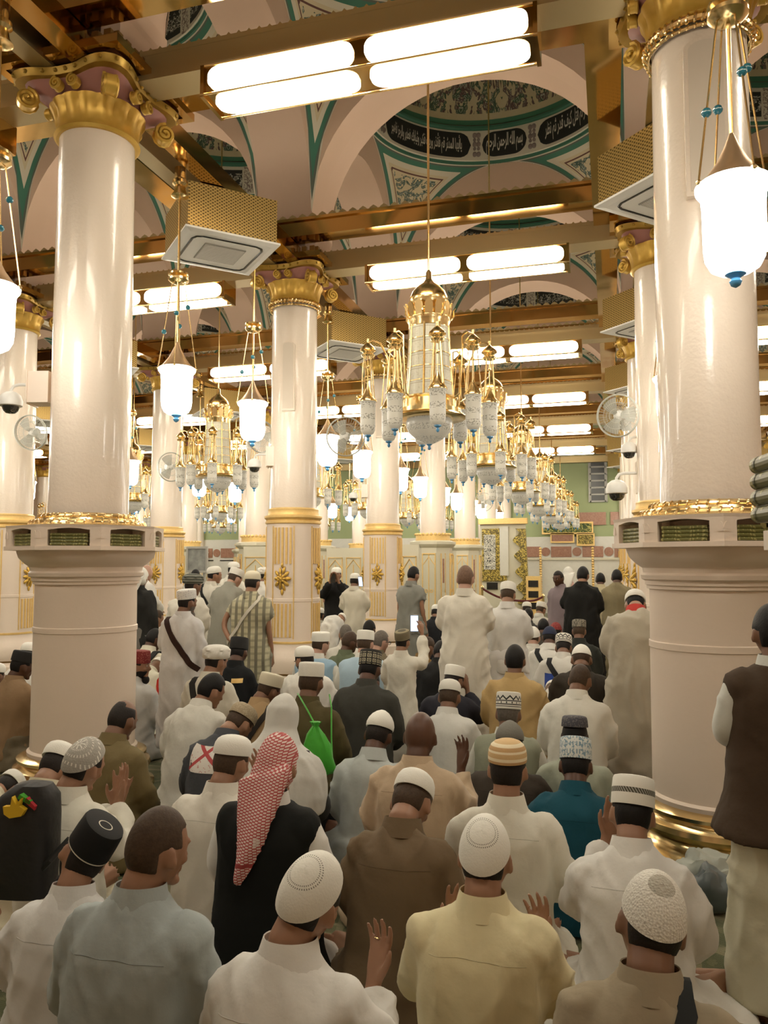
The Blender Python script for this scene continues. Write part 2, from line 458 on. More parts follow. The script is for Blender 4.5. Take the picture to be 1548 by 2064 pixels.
for i, y in enumerate(CY):
    for s in (-1, 1):
        b = MB().box(RX[4] if i < 4 else RX[-1], RX[0], y + s * BO - BWD, y + s * BO + BWD, 5.78, 5.98)
        b.box(RX[4] if i < 4 else RX[-1], RX[0], y + s * BO - BWD - .03, y + s * BO + BWD + .03, 5.965, 6.0)
        c = MB(); crest(c, RX[4] if i < 4 else RX[-1], RX[0], y + s * BO - BWD, 6.0, .055, .012, .13)
        trim(b, M_MIRR, [('cresting', c, M_OLIVE)])
for k, x in enumerate(RX):
    y0 = YA if k < 5 else CY[4]
    for s in (-1,):
        b = MB().box(x + s * BO - BWD, x + s * BO + BWD, y0, YZ, 5.76, 5.965)
        b.box(x + s * BO - BWD - .02, x + s * BO + BWD + .02, y0, YZ, 5.74, 5.765)
        trim(b, M_MIRR)
    for q in (-.17, .17):
        b = MB().box(x + q - .07, x + q + .07, y0, YZ, 5.60, 5.77); b.box(x + q - .085, x + q + .085, y0, YZ, 5.57, 5.61)
        trim(b, M_MIRR if q > 0 else M_OLIVE)
# ------------------------------------------------------------------ columns
def capital_parts(root):
    bell = MB(); n = 64; R = []
    for z, r, wv in [(5.15, .315, 0), (5.17, .335, 0), (5.19, .325, 0), (5.22, .318, .006), (5.28, .325, .016), (5.345, .342, .022), (5.385, .365, .022), (5.40, .37, .012), (5.402, .33, 0)]:
        R.append([((r + wv * (abs(math.cos(8 * 2 * PI * i / n)) ** .5 - .6)) * math.cos(2 * PI * i / n), (r + wv * (abs(math.cos(8 * 2 * PI * i / n)) ** .5 - .6)) * math.sin(2 * PI * i / n), z) for i in range(n)])
    bell.rings(R); bell.build('capital_bell', M_GOLDR, root)
    def cs(z, k=1.0, a=.44, b=.20):
        return [(k * (a + b * abs(math.sin(2 * t)) ** 3) * math.cos(t), k * (a + b * abs(math.sin(2 * t)) ** 3) * math.sin(t), z) for t in [2 * PI * i / n for i in range(n)]]
    g = MB(); g.rings([ell(0, 0, 5.36, .325, .325, n), ell(0, 0, 5.42, .355, .355, n), cs(5.515, .88), cs(5.59, .93)]); g.build('capital_ground', M_MAUVE, root)
    a = MB(); a.rings([cs(5.51, .90), cs(5.51, .98), cs(5.53, 1.0), cs(5.565, 1.02), cs(5.57, .95)])
    for i in range(0, n, 2):
        p, q = Vector(cs(5.54, 1.015)[i]), Vector(cs(5.54, 1.015)[(i + 1) % n]); a.ball((p + q) / 2, .017, 6, 4); a.build('abacus', M_GOLDR, root)
    def spiral(M, r, wdt, turns=2.2, tk=.016):
        v = MB()
        for s in (-1, 1):
            pts = []
            for i in range(26):
                t = i / 25; rr = r * (1 - .86 * t); an = PI / 2 + turns * 2 * PI * t
                pts.append((rr * math.cos(an), s * wdt / 2, rr * math.sin(an)))
            v.tube(pts, tk, 5, M)
        v.lathe([(r * .9, -wdt * .42), (r * .9, wdt * .42)], 18, M @ Rx(PI / 2))
        v.build('volute', M_GOLDR, root)
    for k in range(4):
        A = Rz(PI / 4 + k * PI / 2); spiral(A @ Tr(.535, 0, 5.385), .085, .085)
        for s in (-1, 1):
            spiral(Rz(k * PI / 2) @ Tr(.405, s * .075, 5.45) @ Rz(PI / 2), .05, .05, 1.8, .011)
    f = MB(); 
    for (x0, x1, y0, y1) in ((-.56, .56, -.56, -.49), (-.56, .56, .49, .56), (-.56, -.49, -.49, .49), (.49, .56, -.49, .49)): f.box(x0, x1, y0, y1, 5.585, 5.65)
    f.build('abacus_frame', M_MIRR, root, smooth=False)
    f2 = MB().box(-.49, .49, -.49, .49, 5.60, 5.66)
    for k in range(4):
        for j in range(9):
            x = -.43 + j * .1075; f2.box(x - .03, x + .03, -.50, -.455, 5.66, 5.74, Rz(k * PI / 2))
    f2.box(-.46, .46, -.46, .46, 5.66, 5.70)
    f2.build('crenellation', M_DBRASS, root, smooth=False)
    im = MB(); im.rings([[(s * x, t * y, z) for x, y, s, t in ((.40, .30, 1, 1), (.30, .40, 1, 1), (.30, .40, -1, 1), (.40, .30, -1, 1), (.40, .30, -1, -1), (.30, .40, -1, -1), (.30, .40, 1, -1), (.40, .30, 1, -1))] for z in (5.7, 6.02)] +
             [[(s * x, t * y, z) for x, y, s, t in ((.385, .385, 1, 1), (.384, .385, 1, 1), (.384, .385, -1, 1), (.385, .385, -1, 1), (.385, .385, -1, -1), (.384, .385, -1, -1), (.384, .385, 1, -1), (.385, .385, 1, -1))] for z in (6.1, 6.24)])
    im.build('impost', M_PINK, root, smooth=False)
def rope(mb, r, z, tk, n=40, tw=.35):
    pts = [(r * math.cos(2 * PI * i / 96), r * math.sin(2 * PI * i / 96), z) for i in range(97)]
    mb.tube(pts, tk * .8, 8)
    for k in range(n):
        a = 2 * PI * k / n
        q = [((r + tk * .75 * math.cos(PI * (-.5 + s / 6))) * math.cos(a + tw * (s - 3) / 40), (r + tk * .75 * math.cos(PI * (-.5 + s / 6))) * math.sin(a + tw * (s - 3) / 40), z + tk * .95 * math.sin(PI * (-.5 + s / 6))) for s in range(7)]
        mb.tube(q, tk * .34, 5)
def beads(mb, r, z, br, n):
    for k in range(n):
        a = 2 * PI * k / n; mb.ball((r * math.cos(a), r * math.sin(a), z), (br, br, br * .9), 7, 5)
C_NEAR = empty('column', (0, -50, 0), 0, 'x', 'column')
def octo(z, ap, a0=22.5): return [(ap / math.cos(PI / 8) * math.cos(math.radians(a0 + 22.5 + 45 * k)), ap / math.cos(PI / 8) * math.sin(math.radians(a0 + 22.5 + 45 * k)), z) for k in range(8)]
def near_column(root):
    MB().lathe([(.53, 0), (.54, .02), (.535, .05), (.49, .075), (.455, .10), (.445, .125), (.46, .14), (.495, .155), (.51, .185), (.50, .215), (.465, .235), (.455, .25), (.475, .265), (.475, .285), (.44, .30), (.40, .305)], 64).build('base_ring', M_GOLD, root)
    MB().lathe([(.40, .28), (.405, .33), (.385, .345), (.382, 1.22), (.388, 1.225), (.388, 1.262), (.381, 1.268), (.378, 1.60)], 64, cap=False).build('pedestal', M_PED, root)
    MB().lathe([(.378, 1.585), (.395, 1.59), (.395, 1.612), (.405, 1.615), (.405, 1.64), (.425, 1.65), (.43, 1.675), (.415, 1.69), (.42, 1.72), (.455, 1.745), (.50, 1.79), (.515, 1.835), (.515, 1.85)], 64, cap=False).build('cornice', M_PED, root)
    L = MB(); ap = .545
    L.rings([octo(1.845, .50), octo(1.845, ap + .012), octo(1.875, ap + .012), octo(1.876, ap - .01), octo(1.876, .3)])
    L.rings([octo(2.012, .3), octo(2.012, ap), octo(2.03, ap + .004), octo(2.036, .31)])
    L.rings([octo(1.87, .385), octo(2.02, .385)])
    side = 2 * ap * math.tan(PI / 8)
    for k in range(8):
        A = Rz(math.radians(22.5 + 45 * k)) @ Tr(ap, 0, 0) @ Rz(-PI / 2)       # x along the face, +y outwards -> local
        A = Rz(math.radians(22.5 + 45 * k)) @ Matrix(((0, 1, 0, ap), (1, 0, 0, 0), (0, 0, 1, 0), (0, 0, 0, 1)))
        h = side / 2; w_ = .148
        for s in (-1, 1):
            L.prism([(s * w_, 1.875), (s * h, 1.875), (s * h, 2.015), (s * w_, 2.015)], -.16, 0, A)
            L.prism([(s * (h - .016) + .018 * math.cos(PI * q / 8) * 1.0, 1.93 + .055 * math.sin(PI * q / 8)) for q in range(9)], -.002, .004, A)
        L.prism([(-w_, 2.015)] + [(-w_ + 2 * w_ * q / 10, 1.992 + .014 * math.sin(PI * q / 10)) for q in range(11)] + [(w_, 2.015)], -.16, -.001, A)
    L.build('book_ledge', M_PED, root, smooth=False)
    g = MB(); g.lathe([(.30, 2.03), (.43, 2.03), (.44, 2.045), (.415, 2.066), (.375, 2.078), (.37, 2.095), (.35, 2.10), (.30, 2.135)], 64, cap=False)
    rope(g, .415, 2.052, .026, 44); rope(g, .352, 2.105, .022, 40); g.build('shaft_ring', M_GOLD, root)
    MB().lathe([(.302, 2.08), (.302, 3.6), (.292, 5.17)], 64, cap=False).build('shaft', M_SHAFT, root)
    capital_parts(root)
near_column(C_NEAR)
C_MID = empty('column', (0, -50, 0), 0, 'x', 'column')
def mid_column(root):
    MB().lathe([(.46, 0), (.46, .30), (.44, .32), (.425, .36), (.435, .40), (.44, .43), (.44, .52), (.425, .58), (.39, .64), (.37, .70), (.365, .74)], 48, cap=False).build('base', M_PED, root)
    MB().lathe([(.427, .355), (.430, .36), (.430, .385), (.427, .39)], 48, cap=False).build('base_band', M_DBRASS, root)
    MB().lathe([(.355, .73), (.348, .78), (.345, 1.26), (.352, 1.265), (.352, 1.30), (.345, 1.305), (.342, 2.26)], 48, cap=False).build('pedestal', M_PED, root)
    MB().lathe([(.36, .735), (.372, .74), (.372, .762), (.36, .768)], 48, cap=False).build('base_gilding', M_GILT, root)
    g = MB()
    for k in range(4):
        for j in range(5):
            a = (j - 2) * .15
            for z0, z1 in ((.82, 1.24), (1.31, 1.36), (1.74, 2.2)):
                if z0 > 1.3 and z0 < 1.7: continue
                g.box(.340, .356, -.013, .013, z0, z1, Rz(k * PI / 2 + a))
        for s in (-1, 1): g.box(.338, .352, -.008, .008, .80, 2.22, Rz(k * PI / 2 + s * .42))
    g.build('gilt_fluting', M_GILT, root, smooth=False)
    for k in range(4):
        b = MB(); A = Rz(k * PI / 2) @ Tr(.345, 0, 1.555) @ Matrix(((0, 0, 1, 0), (1, 0, 0, 0), (0, 1, 0, 0), (0, 0, 0, 1)))   # local z -> radial
        for j in range(10):
            an = 2 * PI * j / 10; rr = .085 if j % 2 else .098
            b.ball((0, 0, 0), (.048, .022, .018), 8, 6, A @ Matrix.Diagonal((.85, 1.15, 1, 1)) @ Rz(an) @ Tr(rr, 0, .014) @ Ry(.35))
        for j in range(7):
            an = 2 * PI * j / 7; b.ball((0, 0, 0), (.03, .017, .016), 8, 6, A @ Rz(an) @ Tr(.042, 0, .034) @ Ry(.5))
        b.ball((0, 0, .05), (.022, .026, .02), 8, 6, A); b.ball((0, .165, .008), (.018, .035, .014), 8, 6, A); b.ball((0, -.17, .008), (.02, .04, .014), 8, 6, A)
        b.build('rosette', M_GOLDR, root)
    MB().lathe([(.342, 2.25), (.362, 2.26), (.362, 2.285), (.348, 2.30), (.36, 2.315), (.375, 2.33), (.375, 2.355), (.335, 2.37), (.325, 2.41), (.33, 2.44), (.30, 2.46)], 48, cap=False).build('gilt_cornice', M_GILT, root)
    MB().lathe([(.302, 2.4), (.302, 3.6), (.292, 5.17)], 48, cap=False).build('shaft', M_SHAFT, root)
    capital_parts(root)
mid_column(C_MID)
C_FAR = empty('column', (0, -50, 0), 0, 'x', 'column')
M_CAB = mat('ivory lacquer', (.66, .62, .48), rough=.4)
def far_column(root):
    MB().rings([octo(0, .47, 0), octo(.35, .47, 0), octo(.38, .42, 0), octo(2.10, .42, 0), octo(2.13, .46, 0), octo(2.18, .5, 0), octo(2.24, .5, 0), octo(2.27, .40, 0)]).build('cabinet_pedestal', M_CAB, root, smooth=False)
    for k in range(8):
        A = Rz(math.radians(45 * k)) @ Matrix(((0, 1, 0, .42), (1, 0, 0, 0), (0, 0, 1, 0), (0, 0, 0, 1)))
        d = MB()
        if k % 2 == 0:
            for s in (-1, 1):
                d.box(s * .008, s * .135, 0, .02, .45, 1.92, A); 
        else: d.box(-.05, .05, 0, .018, 1.15, 1.95, A); d.box(-.05, .05, 0, .018, .5, 1.08, A)
        d.build('door_panel', M_CAB, root, smooth=False)
        e = MB()
        for (x0, x1, z0, z1) in ((-.155, -.135, .42, 1.97), (.135, .155, .42, 1.97), (-.155, .155, 1.95, 1.975), (-.155, .155, .42, .44), (-.009, .009, .44, 1.95)):
            if k % 2 == 0: e.box(x0, x1, .0, .03, z0, z1, A)
        if k % 2 == 0:
            e.tube([(-.13, .025, 1.72), (-.07, .025, 1.80), (0, .025, 1.90), (.07, .025, 1.80), (.13, .025, 1.72)], .009, 5, A)
            for s in (-1, 1): e.lathe([(.022, 0), (.04, 0), (.04, .012), (.022, .012)], 14, A @ Tr(s * .06, .02, 1.12) @ Rx(-PI / 2), cap=False)
        else:
            for (x0, x1) in ((-.06, -.05), (.05, .06)): e.box(x0, x1, 0, .028, .48, 1.97, A)
        e.build('gilt_moulding', M_GILT, root, smooth=False)
        if k % 2:
            for z0, z1 in ((1.3, 1.85), (.6, 1.0)): MB().box(-.02, .02, .01, .026, z0, z1, A).build('red_inlay', M_REDM, root, smooth=False)
    g = MB(); g.lathe([(.38, 2.25), (.40, 2.26), (.40, 2.40), (.38, 2.41), (.31, 2.41)], 40, cap=False)
    for k in range(26): g.ball((.395 * math.cos(2 * PI * k / 26), .395 * math.sin(2 * PI * k / 26), 2.41), (.04, .04, .035), 7, 5)
    g.build('gilt_crown', M_GILT, root)
    MB().lathe([(.302, 2.3), (.302, 3.6), (.292, 5.17)], 40, cap=False).build('shaft', M_SHAFT, root)
    capital_parts(root)
far_column(C_FAR)
ROWN = ['rightmost row', 'right row', 'left row', 'second row leftwards', 'third row leftwards', 'fourth row leftwards', 'outermost left row']
first = {}; NECK = []
for k, x in enumerate(RX):
    for i, y in enumerate(CY):
        if i < 2 or (k >= 4 and i < 5) or (k == 0 and i < 4): continue
        j = i - I0
        src = C_NEAR if (j == 0 and k in (1, 2)) else (C_FAR if (k == 2 and j >= 3) or (k == 3 and j >= 3) or (k >= 4) else C_MID)
        kind = {C_NEAR.name: 'cream column with ledge of green books', C_MID.name: 'cream column with gilt rosettes', C_FAR.name: 'cream column on ivory cabinet pedestal'}[src.name]
        lab = '%s, %s in the %s' % (kind, ORD[j], ROWN[k])
        if src.name in first: c = dup(src, (x, y, 0), 0, lab, 'columns of the hall')
        else:
            c = src; c.location = (x, y, 0); c['label'] = lab; c['group'] = 'columns of the hall'; first[src.name] = 1
        c['kind'] = 'thing'
        if (k, i) in ((1, 2), (2, 3), (2, 4)): NECK.append(c)
for c in NECK:
    g = MB(); rope(g, .322, 5.135, .030, 44); rope(g, .318, 5.08, .014, 44); g.build('necking_ring', M_GOLD, c)
# ------------------------------------------------------------------ books in the ledges' niches
def make_book(wd=.262, dp=.17, th=.0225):
    b = MB(); b.box(-wd / 2, wd / 2, -dp, -.004, 0, .003); b.box(-wd / 2, wd / 2, -dp, -.004, th - .003, th)
    n = 8; R = [(-.006 + .010 * math.sin(PI * q / n), th / 2 - th / 2 * math.cos(PI * q / n)) for q in range(n + 1)]
    P = MB(); vs = [(s * wd / 2, y, z) for s in (-1, 1) for y, z in R]
    fs = [(q, q + 1, n + 2 + q, n + 1 + q) for q in range(n)] + [tuple(range(n, -1, -1)), tuple(range(n + 1, 2 * n + 2))]
    b.add(vs, fs)
    for x in (-.115, -.05, .05, .115): b.add([(x + dx, y + .0012, z) for dx in (-.003, .003) for y, z in R], [(q, q + 1, n + 2 + q, n + 1 + q) for q in range(n)])
    o = b.build('book', M_BOOK, smooth=False)
    MB().box(-wd / 2 + .006, wd / 2 - .006, -dp + .005, -.008, .003, th - .003).build('pages', M_PAGES, o, smooth=False)
    return o
book = make_book(); bused = False
NW = ['one', 'two', 'three', 'four', 'five', 'six']
for cx, cyy, side, ks in ((-3.98, 5.36, 'left', (4, 5, 6, 7, 0)), (.61, 5.36, 'right', (3, 4, 5, 6, 7))):
    for ni, k in enumerate(ks):
        a = math.radians(22.5 + 45 * k)
        for q in range(4):
            lab = 'green book, %s of four in niche %s from left on the %s column' % (['lowest', 'second lowest', 'second highest', 'topmost'][q], NW[ni], side)
            jit = random.uniform(-.006, .006)
            loc = (cx + .522 * math.cos(a) - jit * math.sin(a), cyy + .522 * math.sin(a) + jit * math.cos(a), 1.877 + q * .0227)
            o = dup(book, loc, a - PI / 2, lab, 'books in the column ledges') if bused else book
            if not bused: o.location = loc; o.rotation_euler = (0, 0, a - PI / 2); bused = True
            tag(o, lab, 'book', 'books in the column ledges')

# ------------------------------------------------------------------ ceiling lights
def lobed(L, H, n=6):
    """outline of a plate with scalloped round ends"""
    pts = []
    for s in (1, -1):
        cx = s * (L / 2 - H * .52)
        for i in range(41):
            a = s * PI / 2 * 0 + (-PI / 2 + PI * i / 40) + (0 if s > 0 else PI)
            r = H / 2 * (.94 + .06 * abs(math.sin(2.5 * (a if s > 0 else a - PI) + PI / 4 * 0)) )
            pts.append((cx + r * 1.04 * math.cos(a), r * math.sin(a)))
    return pts
def make_light():
    root = empty('ceiling_light', (0, -50, 0), 0, 'x', 'ceiling light')
    h = MB().box(-1.26, 1.26, -.15, .15, 5.325, 5.54)
    for s in (-1, 1): h.box(s * 1.24, s * 1.27, -.17, .17, 5.30, 5.55)
    h.build('housing', M_MIRR, root, smooth=False)
    b = MB()
    for s in (-1, 1): b.tube([(-1.27, s * .165, 5.318), (1.27, s * .165, 5.318)], .009, 6); b.tube([(-1.27, s * .16, 5.545), (1.27, s * .16, 5.545)], .008, 6)
    b.build('edge_rod', M_GOLD, root)
    for sx in (-1, 1):
        A = Tr(sx * .625, 0, 0)
        MB().prism(lobed(1.17, .19), -.172, -.15, A @ Tr(0, 0, 5.435)).build('diffuser', M_TUBE, root)
        MB().prism(lobed(1.17, .19), .15, .172, A @ Tr(0, 0, 5.435)).build('diffuser', M_TUBE, root)
        MB().prism(lobed(1.17, .25), 0, .02, A @ Tr(0, .0, 5.325) @ Rx(-PI / 2)).build('diffuser', M_TUBE, root)
    MB().box(-1.22, 1.22, -.07, .07, 5.765, 5.785).build('added_uplight', M_FILL, root, smooth=False)     # added strip behind the cresting, unseen from below, to brighten the vaults
    return root
LIGHT = make_light(); lu = False
AISN = ['right-hand aisle', 'central aisle', 'second aisle leftwards', 'third aisle leftwards', 'fourth aisle leftwards', 'outermost left aisle']
for bx in range(len(RX) - 1):
    for i, y in enumerate(CY[:-1]):
        if i < 1 or bx >= 4 and i < 5: continue
        x = (RX[bx] + RX[bx + 1]) / 2
        lab = 'twin fluorescent ceiling light in gold frame, %s in the %s' % (ORD[i - 2] if i >= 2 else ('overhead' if i == 1 else 'behind'), AISN[bx])
        if lu: dup(LIGHT, (x, y, 0), 0, lab, 'fluorescent ceiling lights')
        else: LIGHT.location = (x, y, 0); tag(LIGHT, lab, None, 'fluorescent ceiling lights'); lu = True

# ------------------------------------------------------------------ air conditioners
def make_ac():
    root = empty('air_conditioner', (0, -50, 0), 0, 'x', 'air conditioner')
    h = .47
    b = MB()
    b.rings([[(-h, -h, 5.09), (h, -h, 5.09), (h, h, 5.09), (-h, h, 5.09)], [(-h, -h, 5.56), (h, -h, 5.56), (h, h, 5.56), (-h, h, 5.56)]])
    b.build('casing', M_PERF, root, smooth=False)
    c = MB(); H = .5
    c.rings([[(-H, -H, 5.095), (H, -H, 5.095), (H, H, 5.095), (-H, H, 5.095)], [(-H, -H, 5.075), (H, -H, 5.075), (H, H, 5.075), (-H, H, 5.075)], [(-.43, -.43, 5.06), (.43, -.43, 5.06), (.43, .43, 5.06), (-.43, .43, 5.06)]])
    c.build('cassette', M_WHITE, root, smooth=False)
    g = MB().box(-.22, .22, -.22, .22, 5.05, 5.062)
    g.build('intake_grille', M_GREY, root, smooth=False)
    s = MB()
    for k in range(22): s.box(-.21, .21, -.205 + k * .0195, -.197 + k * .0195, 5.046, 5.052)
    s.build('grille_slat', M_WHITE, root, smooth=False)
    sl = MB()
    for k in range(4):
        sl.tube([(-.36, -.30, 5.058), (-.34, -.345, 5.058), (-.28, -.37, 5.058), (.28, -.37, 5.058), (.34, -.345, 5.058), (.36, -.30, 5.058)], .014, 6, Rz(k * PI / 2), sx=.5)
    sl.build('air_slot', M_DARK, root)
    return root
AC = make_ac(); au = False
for k in range(0, 5):
    for i in range(1, len(CY) - 1):
        if (k == 0 and i < 5) or (k == 4 and i < 3) or (i == 1 and k not in (1, 2)): continue
        lab = 'square brass air conditioner with white cassette, %s bay of the %s' % (ORD[i - 1], ROWN[k])
        loc = (RX[k], CY[i] + 2.1, 0)
        if au: dup(AC, loc, PI / 4, lab, 'ceiling air conditioners')
        else: AC.location = loc; AC.rotation_euler = (0, 0, PI / 4); tag(AC, lab, None, 'ceiling air conditioners'); au = True

# ------------------------------------------------------------------ hanging lanterns
def make_lantern():
    root = empty('lantern', (0, -50, 0), 0, 'x', 'lantern')
    MB().lathe([(.05, 5.30), (.085, 5.32), (.06, 5.36), (.05, 5.42), (.075, 5.44), (.075, 5.47), (.055, 5.49), (.055, 5.6)], 20).build('ceiling_stub', M_GOLD, root)
    MB().lathe([(.010, 3.74), (.012, 4.45), (.012, 5.35)], 8).build('rod', M_GOLD, root)
    MB().lathe([(.02, 4.44), (.07, 4.455), (.098, 4.48), (.098, 4.50), (.06, 4.515), (.098, 4.53), (.095, 4.55), (.03, 4.57)], 20).build('disc', M_GOLD, root)
    ch = MB()
    for k in range(4):
        a = PI / 4 * 0 + k * PI / 2 + .4; c, s = math.cos(a), math.sin(a)
        ch.tube([(.06 * c, .06 * s, 4.45), (.17 * c, .17 * s, 3.68), (.178 * c, .178 * s, 3.62)], .0055, 5)
        t = (.30, .5, .62, .42)[k]; r = .06 + .11 * t; MB().ball((r * c, r * s, 4.45 - .77 * t), .025, 8, 6).build('bead', M_TEAL, root)
        ch.ball((.178 * c, .178 * s, 3.615), .014, 6, 5)
    ch.build('chain', M_GOLD, root)
    MB().lathe([(.165, 3.615), (.125, 3.66), (.08, 3.72), (.04, 3.80), (.016, 3.86), (.008, 3.88)], 28).build('cap', M_COPPER, root)
    MB().lathe([(.03, 3.165), (.075, 3.17), (.115, 3.195), (.138, 3.24), (.145, 3.30), (.147, 3.50), (.152, 3.56), (.175, 3.59), (.178, 3.61), (.165, 3.62), (.1, 3.625)], 32).build('shade', M_LANT, root)
    MB().lathe([(.004, 3.095), (.022, 3.105), (.03, 3.125), (.022, 3.14), (.026, 3.145), (.05, 3.16), (.05, 3.17)], 16).build('finial', M_BLUE, root)
    return root
LAN = make_lantern(); nu = False
for k in range(0, 6):
    for i in range(1, len(CY) - 1):
        for q, off in enumerate((1.28, 2.95)):
            if (i == 1 and (q == 0 or k not in (1, 2))) or (k == 0 and i < 5) or (k == 4 and i < 3) or (k >= 5 and i < 6): continue
            y = CY[i] + off
            lab = 'glowing white glass lantern, %s one in the %s bay of the %s' % ('first' if q == 0 else 'second', ORD[i - 1], ROWN[k])
            if i == 1 and k == 2: y += .17
            if nu: dup(LAN, (RX[k], y, 0), 0, lab, 'hanging lanterns')
            else: LAN.location = (RX[k], y, 0); tag(LAN, lab, None, 'hanging lanterns'); nu = True

# ------------------------------------------------------------------ chandeliers
def small_lamp(root, a, r=.60):
    A = Rz(a) @ Tr(r, 0, 0)
    arm = MB().tube([(-r + .30, 0, 3.32), (-r + .36, 0, 3.36), (-r + .385, 0, 3.55), (-r + .40, 0, 3.74), (-.12, 0, 3.90), (-.05, 0, 3.925), (0, 0, 3.90)], .010, 7, A).build('arm', M_GOLD, root)
    p = MB(); p.lathe([(.012, 3.94), (.012, 3.90), (.03, 3.885), (.075, 3.84), (.08, 3.82), (.06, 3.81), (.05, 3.79), (.07, 3.775), (.06, 3.755)][::-1], 14, A)
    for k in range(4):
        c, s = math.cos(k * PI / 2 + .5), math.sin(k * PI / 2 + .5); p.tube([(.04 * c, .04 * s, 3.77), (.075 * c, .075 * s, 3.36)], .0055, 5, A)
    p.lathe([(.09, 3.315), (.088, 3.33), (.055, 3.37), (.022, 3.44), (.008, 3.48)], 16, A); p.tube([(0, 0, 3.45), (0, 0, 3.78)], .005, 5, A); p.ball(A @ Vector((0, 0, 3.66)), .018, 6, 5)
    p.build('lamp_crown', M_GOLD, arm)
    g = MB().lathe([(.02, 2.985), (.052, 3.0), (.07, 3.03), (.074, 3.10), (.074, 3.30), (.086, 3.318), (.05, 3.325)], 18, A).build('lamp_glass', M_SLGLASS, arm)
    MB().lathe([(.003, 2.925), (.014, 2.935), (.016, 2.95), (.010, 2.965), (.034, 2.98), (.034, 2.99)], 10, A).build('lamp_finial', M_BLUE, arm)
def make_chandelier():
    root = empty('chandelier', (0, -50, 0), 0, 'x', 'chandelier')
    MB().lathe([(.012, 4.6), (.012, 10.9)], 8).build('rod', M_GOLD, root)
    MB().lathe([(.17, 4.16), (.178, 4.19), (.172, 4.22), (.15, 4.24), (.165, 4.27), (.185, 4.32), (.185, 4.36), (.16, 4.42), (.11, 4.475), (.06, 4.51), (.032, 4.55), (.028, 4.62), (.015, 4.64)], 32).build('dome_top', M_GOLD, root)
    c = MB(); c.lathe([(.195, 4.05), (.2, 4.06), (.2, 4.10), (.21, 4.115), (.212, 4.15), (.18, 4.155)], 32, cap=False)
    for k in range(14):
        A = Rz(2 * PI * k / 14) @ Tr(.205, 0, 4.15) @ Ry(.18) @ Matrix(((0, 1, 0, 0), (1, 0, 0, 0), (0, 0, 1, 0), (0, 0, 0, 1)))
        c.prism([(-.038, 0), (.038, 0), (.04, .09), (.028, .125), (0, .14), (-.028, .125), (-.04, .09)], -.006, .008, A)
        if k % 2 == 0: c.tube([(.215, 0, 4.13), (.25, 0, 4.17), (.245, 0, 4.22), (.265, 0, 4.25)], [.01, .009, .007, .003], 5, Rz(2 * PI * k / 14 + .2))
    c.build('crown', M_GOLD, root)
    n = 32; MB().lathe([(.235, 3.36), (.215, 3.6), (.198, 3.9), (.192, 4.06)], n, cap=False).build('lamp_tower', M_CHGLASS, root)
    r = MB()
    for k in range(8):
        A = Rz(2 * PI * k / 8)
        r.tube([(.243, 0, 3.34), (.221, 0, 3.6), (.204, 0, 3.9), (.197, 0, 4.07)], .011, 5, A)
    for z, rr in ((3.5, .226), (3.64, .215), (3.78, .207), (3.92, .2)): r.lathe([(rr, z), (rr + .005, z), (rr + .005, z + .008), (rr, z + .008)], 32, cap=False)
    r.build('rib', M_GOLD, root)
    MB().lathe([(.20, 3.15), (.35, 3.15), (.37, 3.165), (.345, 3.19), (.315, 3.20), (.31, 3.24), (.265, 3.25), (.262, 3.33), (.28, 3.34), (.28, 3.355), (.23, 3.37)], 40, cap=False).build('gallery', M_GOLD, root)
    MB().lathe([(.01, 2.90), (.05, 2.915), (.13, 2.955), (.20, 3.02), (.225, 3.08), (.225, 3.13), (.21, 3.16)], 32, cap=False).build('bowl', M_SLGLASS, root)
    MB().lathe([(.004, 2.85), (.018, 2.86), (.012, 2.89), (.03, 2.905), (.03, 2.915)], 12).build('finial', M_BLUE, root)
    for k in range(8): small_lamp(root, 2 * PI * k / 8 + .35, .60 if k % 2 == 0 else .52)
    return root
CH = make_chandelier(); cu = False
for bx in range(1, 6):
    for i in range(2, len(CY) - 1):
        if (bx >= 4 and i < 5) or (bx == 2 and i == 2): continue
        loc = ((RX[bx] + RX[bx + 1]) / 2, CY[i] + 2.1, 0)
        lab = 'gold chandelier with frosted glass tower, %s in the %s' % (ORD[i - 2], AISN[bx])
        if cu: dup(CH, loc, 0, lab, 'gold chandeliers')
        else: CH.location = loc; tag(CH, lab, None, 'gold chandeliers'); cu = True
# ------------------------------------------------------------------ people: helpers
def vnoise(P, seed=0):
    P = np.asarray(P, float); i = np.floor(P).astype(np.int64); f = P - i; f = f * f * (3 - 2 * f)
    def h(a, b, c):
        n = (a * 374761393 + b * 668265263 + c * 2147483647 + seed * 1274126177) & 0xffffffff
        n = ((n ^ (n >> 13)) * 1274126177) & 0xffffffff
        return ((n ^ (n >> 16)) & 0xffff) / 65535.0
    r = 0
    for dx in (0, 1):
        for dy in (0, 1):
            for dz in (0, 1):
                wx = f[:, 0] if dx else 1 - f[:, 0]; wy = f[:, 1] if dy else 1 - f[:, 1]; wz = f[:, 2] if dz else 1 - f[:, 2]
                r = r + wx * wy * wz * h(i[:, 0] + dx, i[:, 1] + dy, i[:, 2] + dz)
    return r
LATER = []         # things laid on the finished cloth: straps, patches
from mathutils.bvhtree import BVHTree
def surf_of(root):
    kids = {c.name.split('.')[0]: c for c in root.children}; o = kids.get('vest') or kids.get('robe') or kids.get('shirt')
    return BVHTree.FromPolygons([v.co for v in o.data.vertices], [tuple(p.vertices) for p in o.data.polygons])
BAKE = []          # (object, fold amplitude, seed, kind)
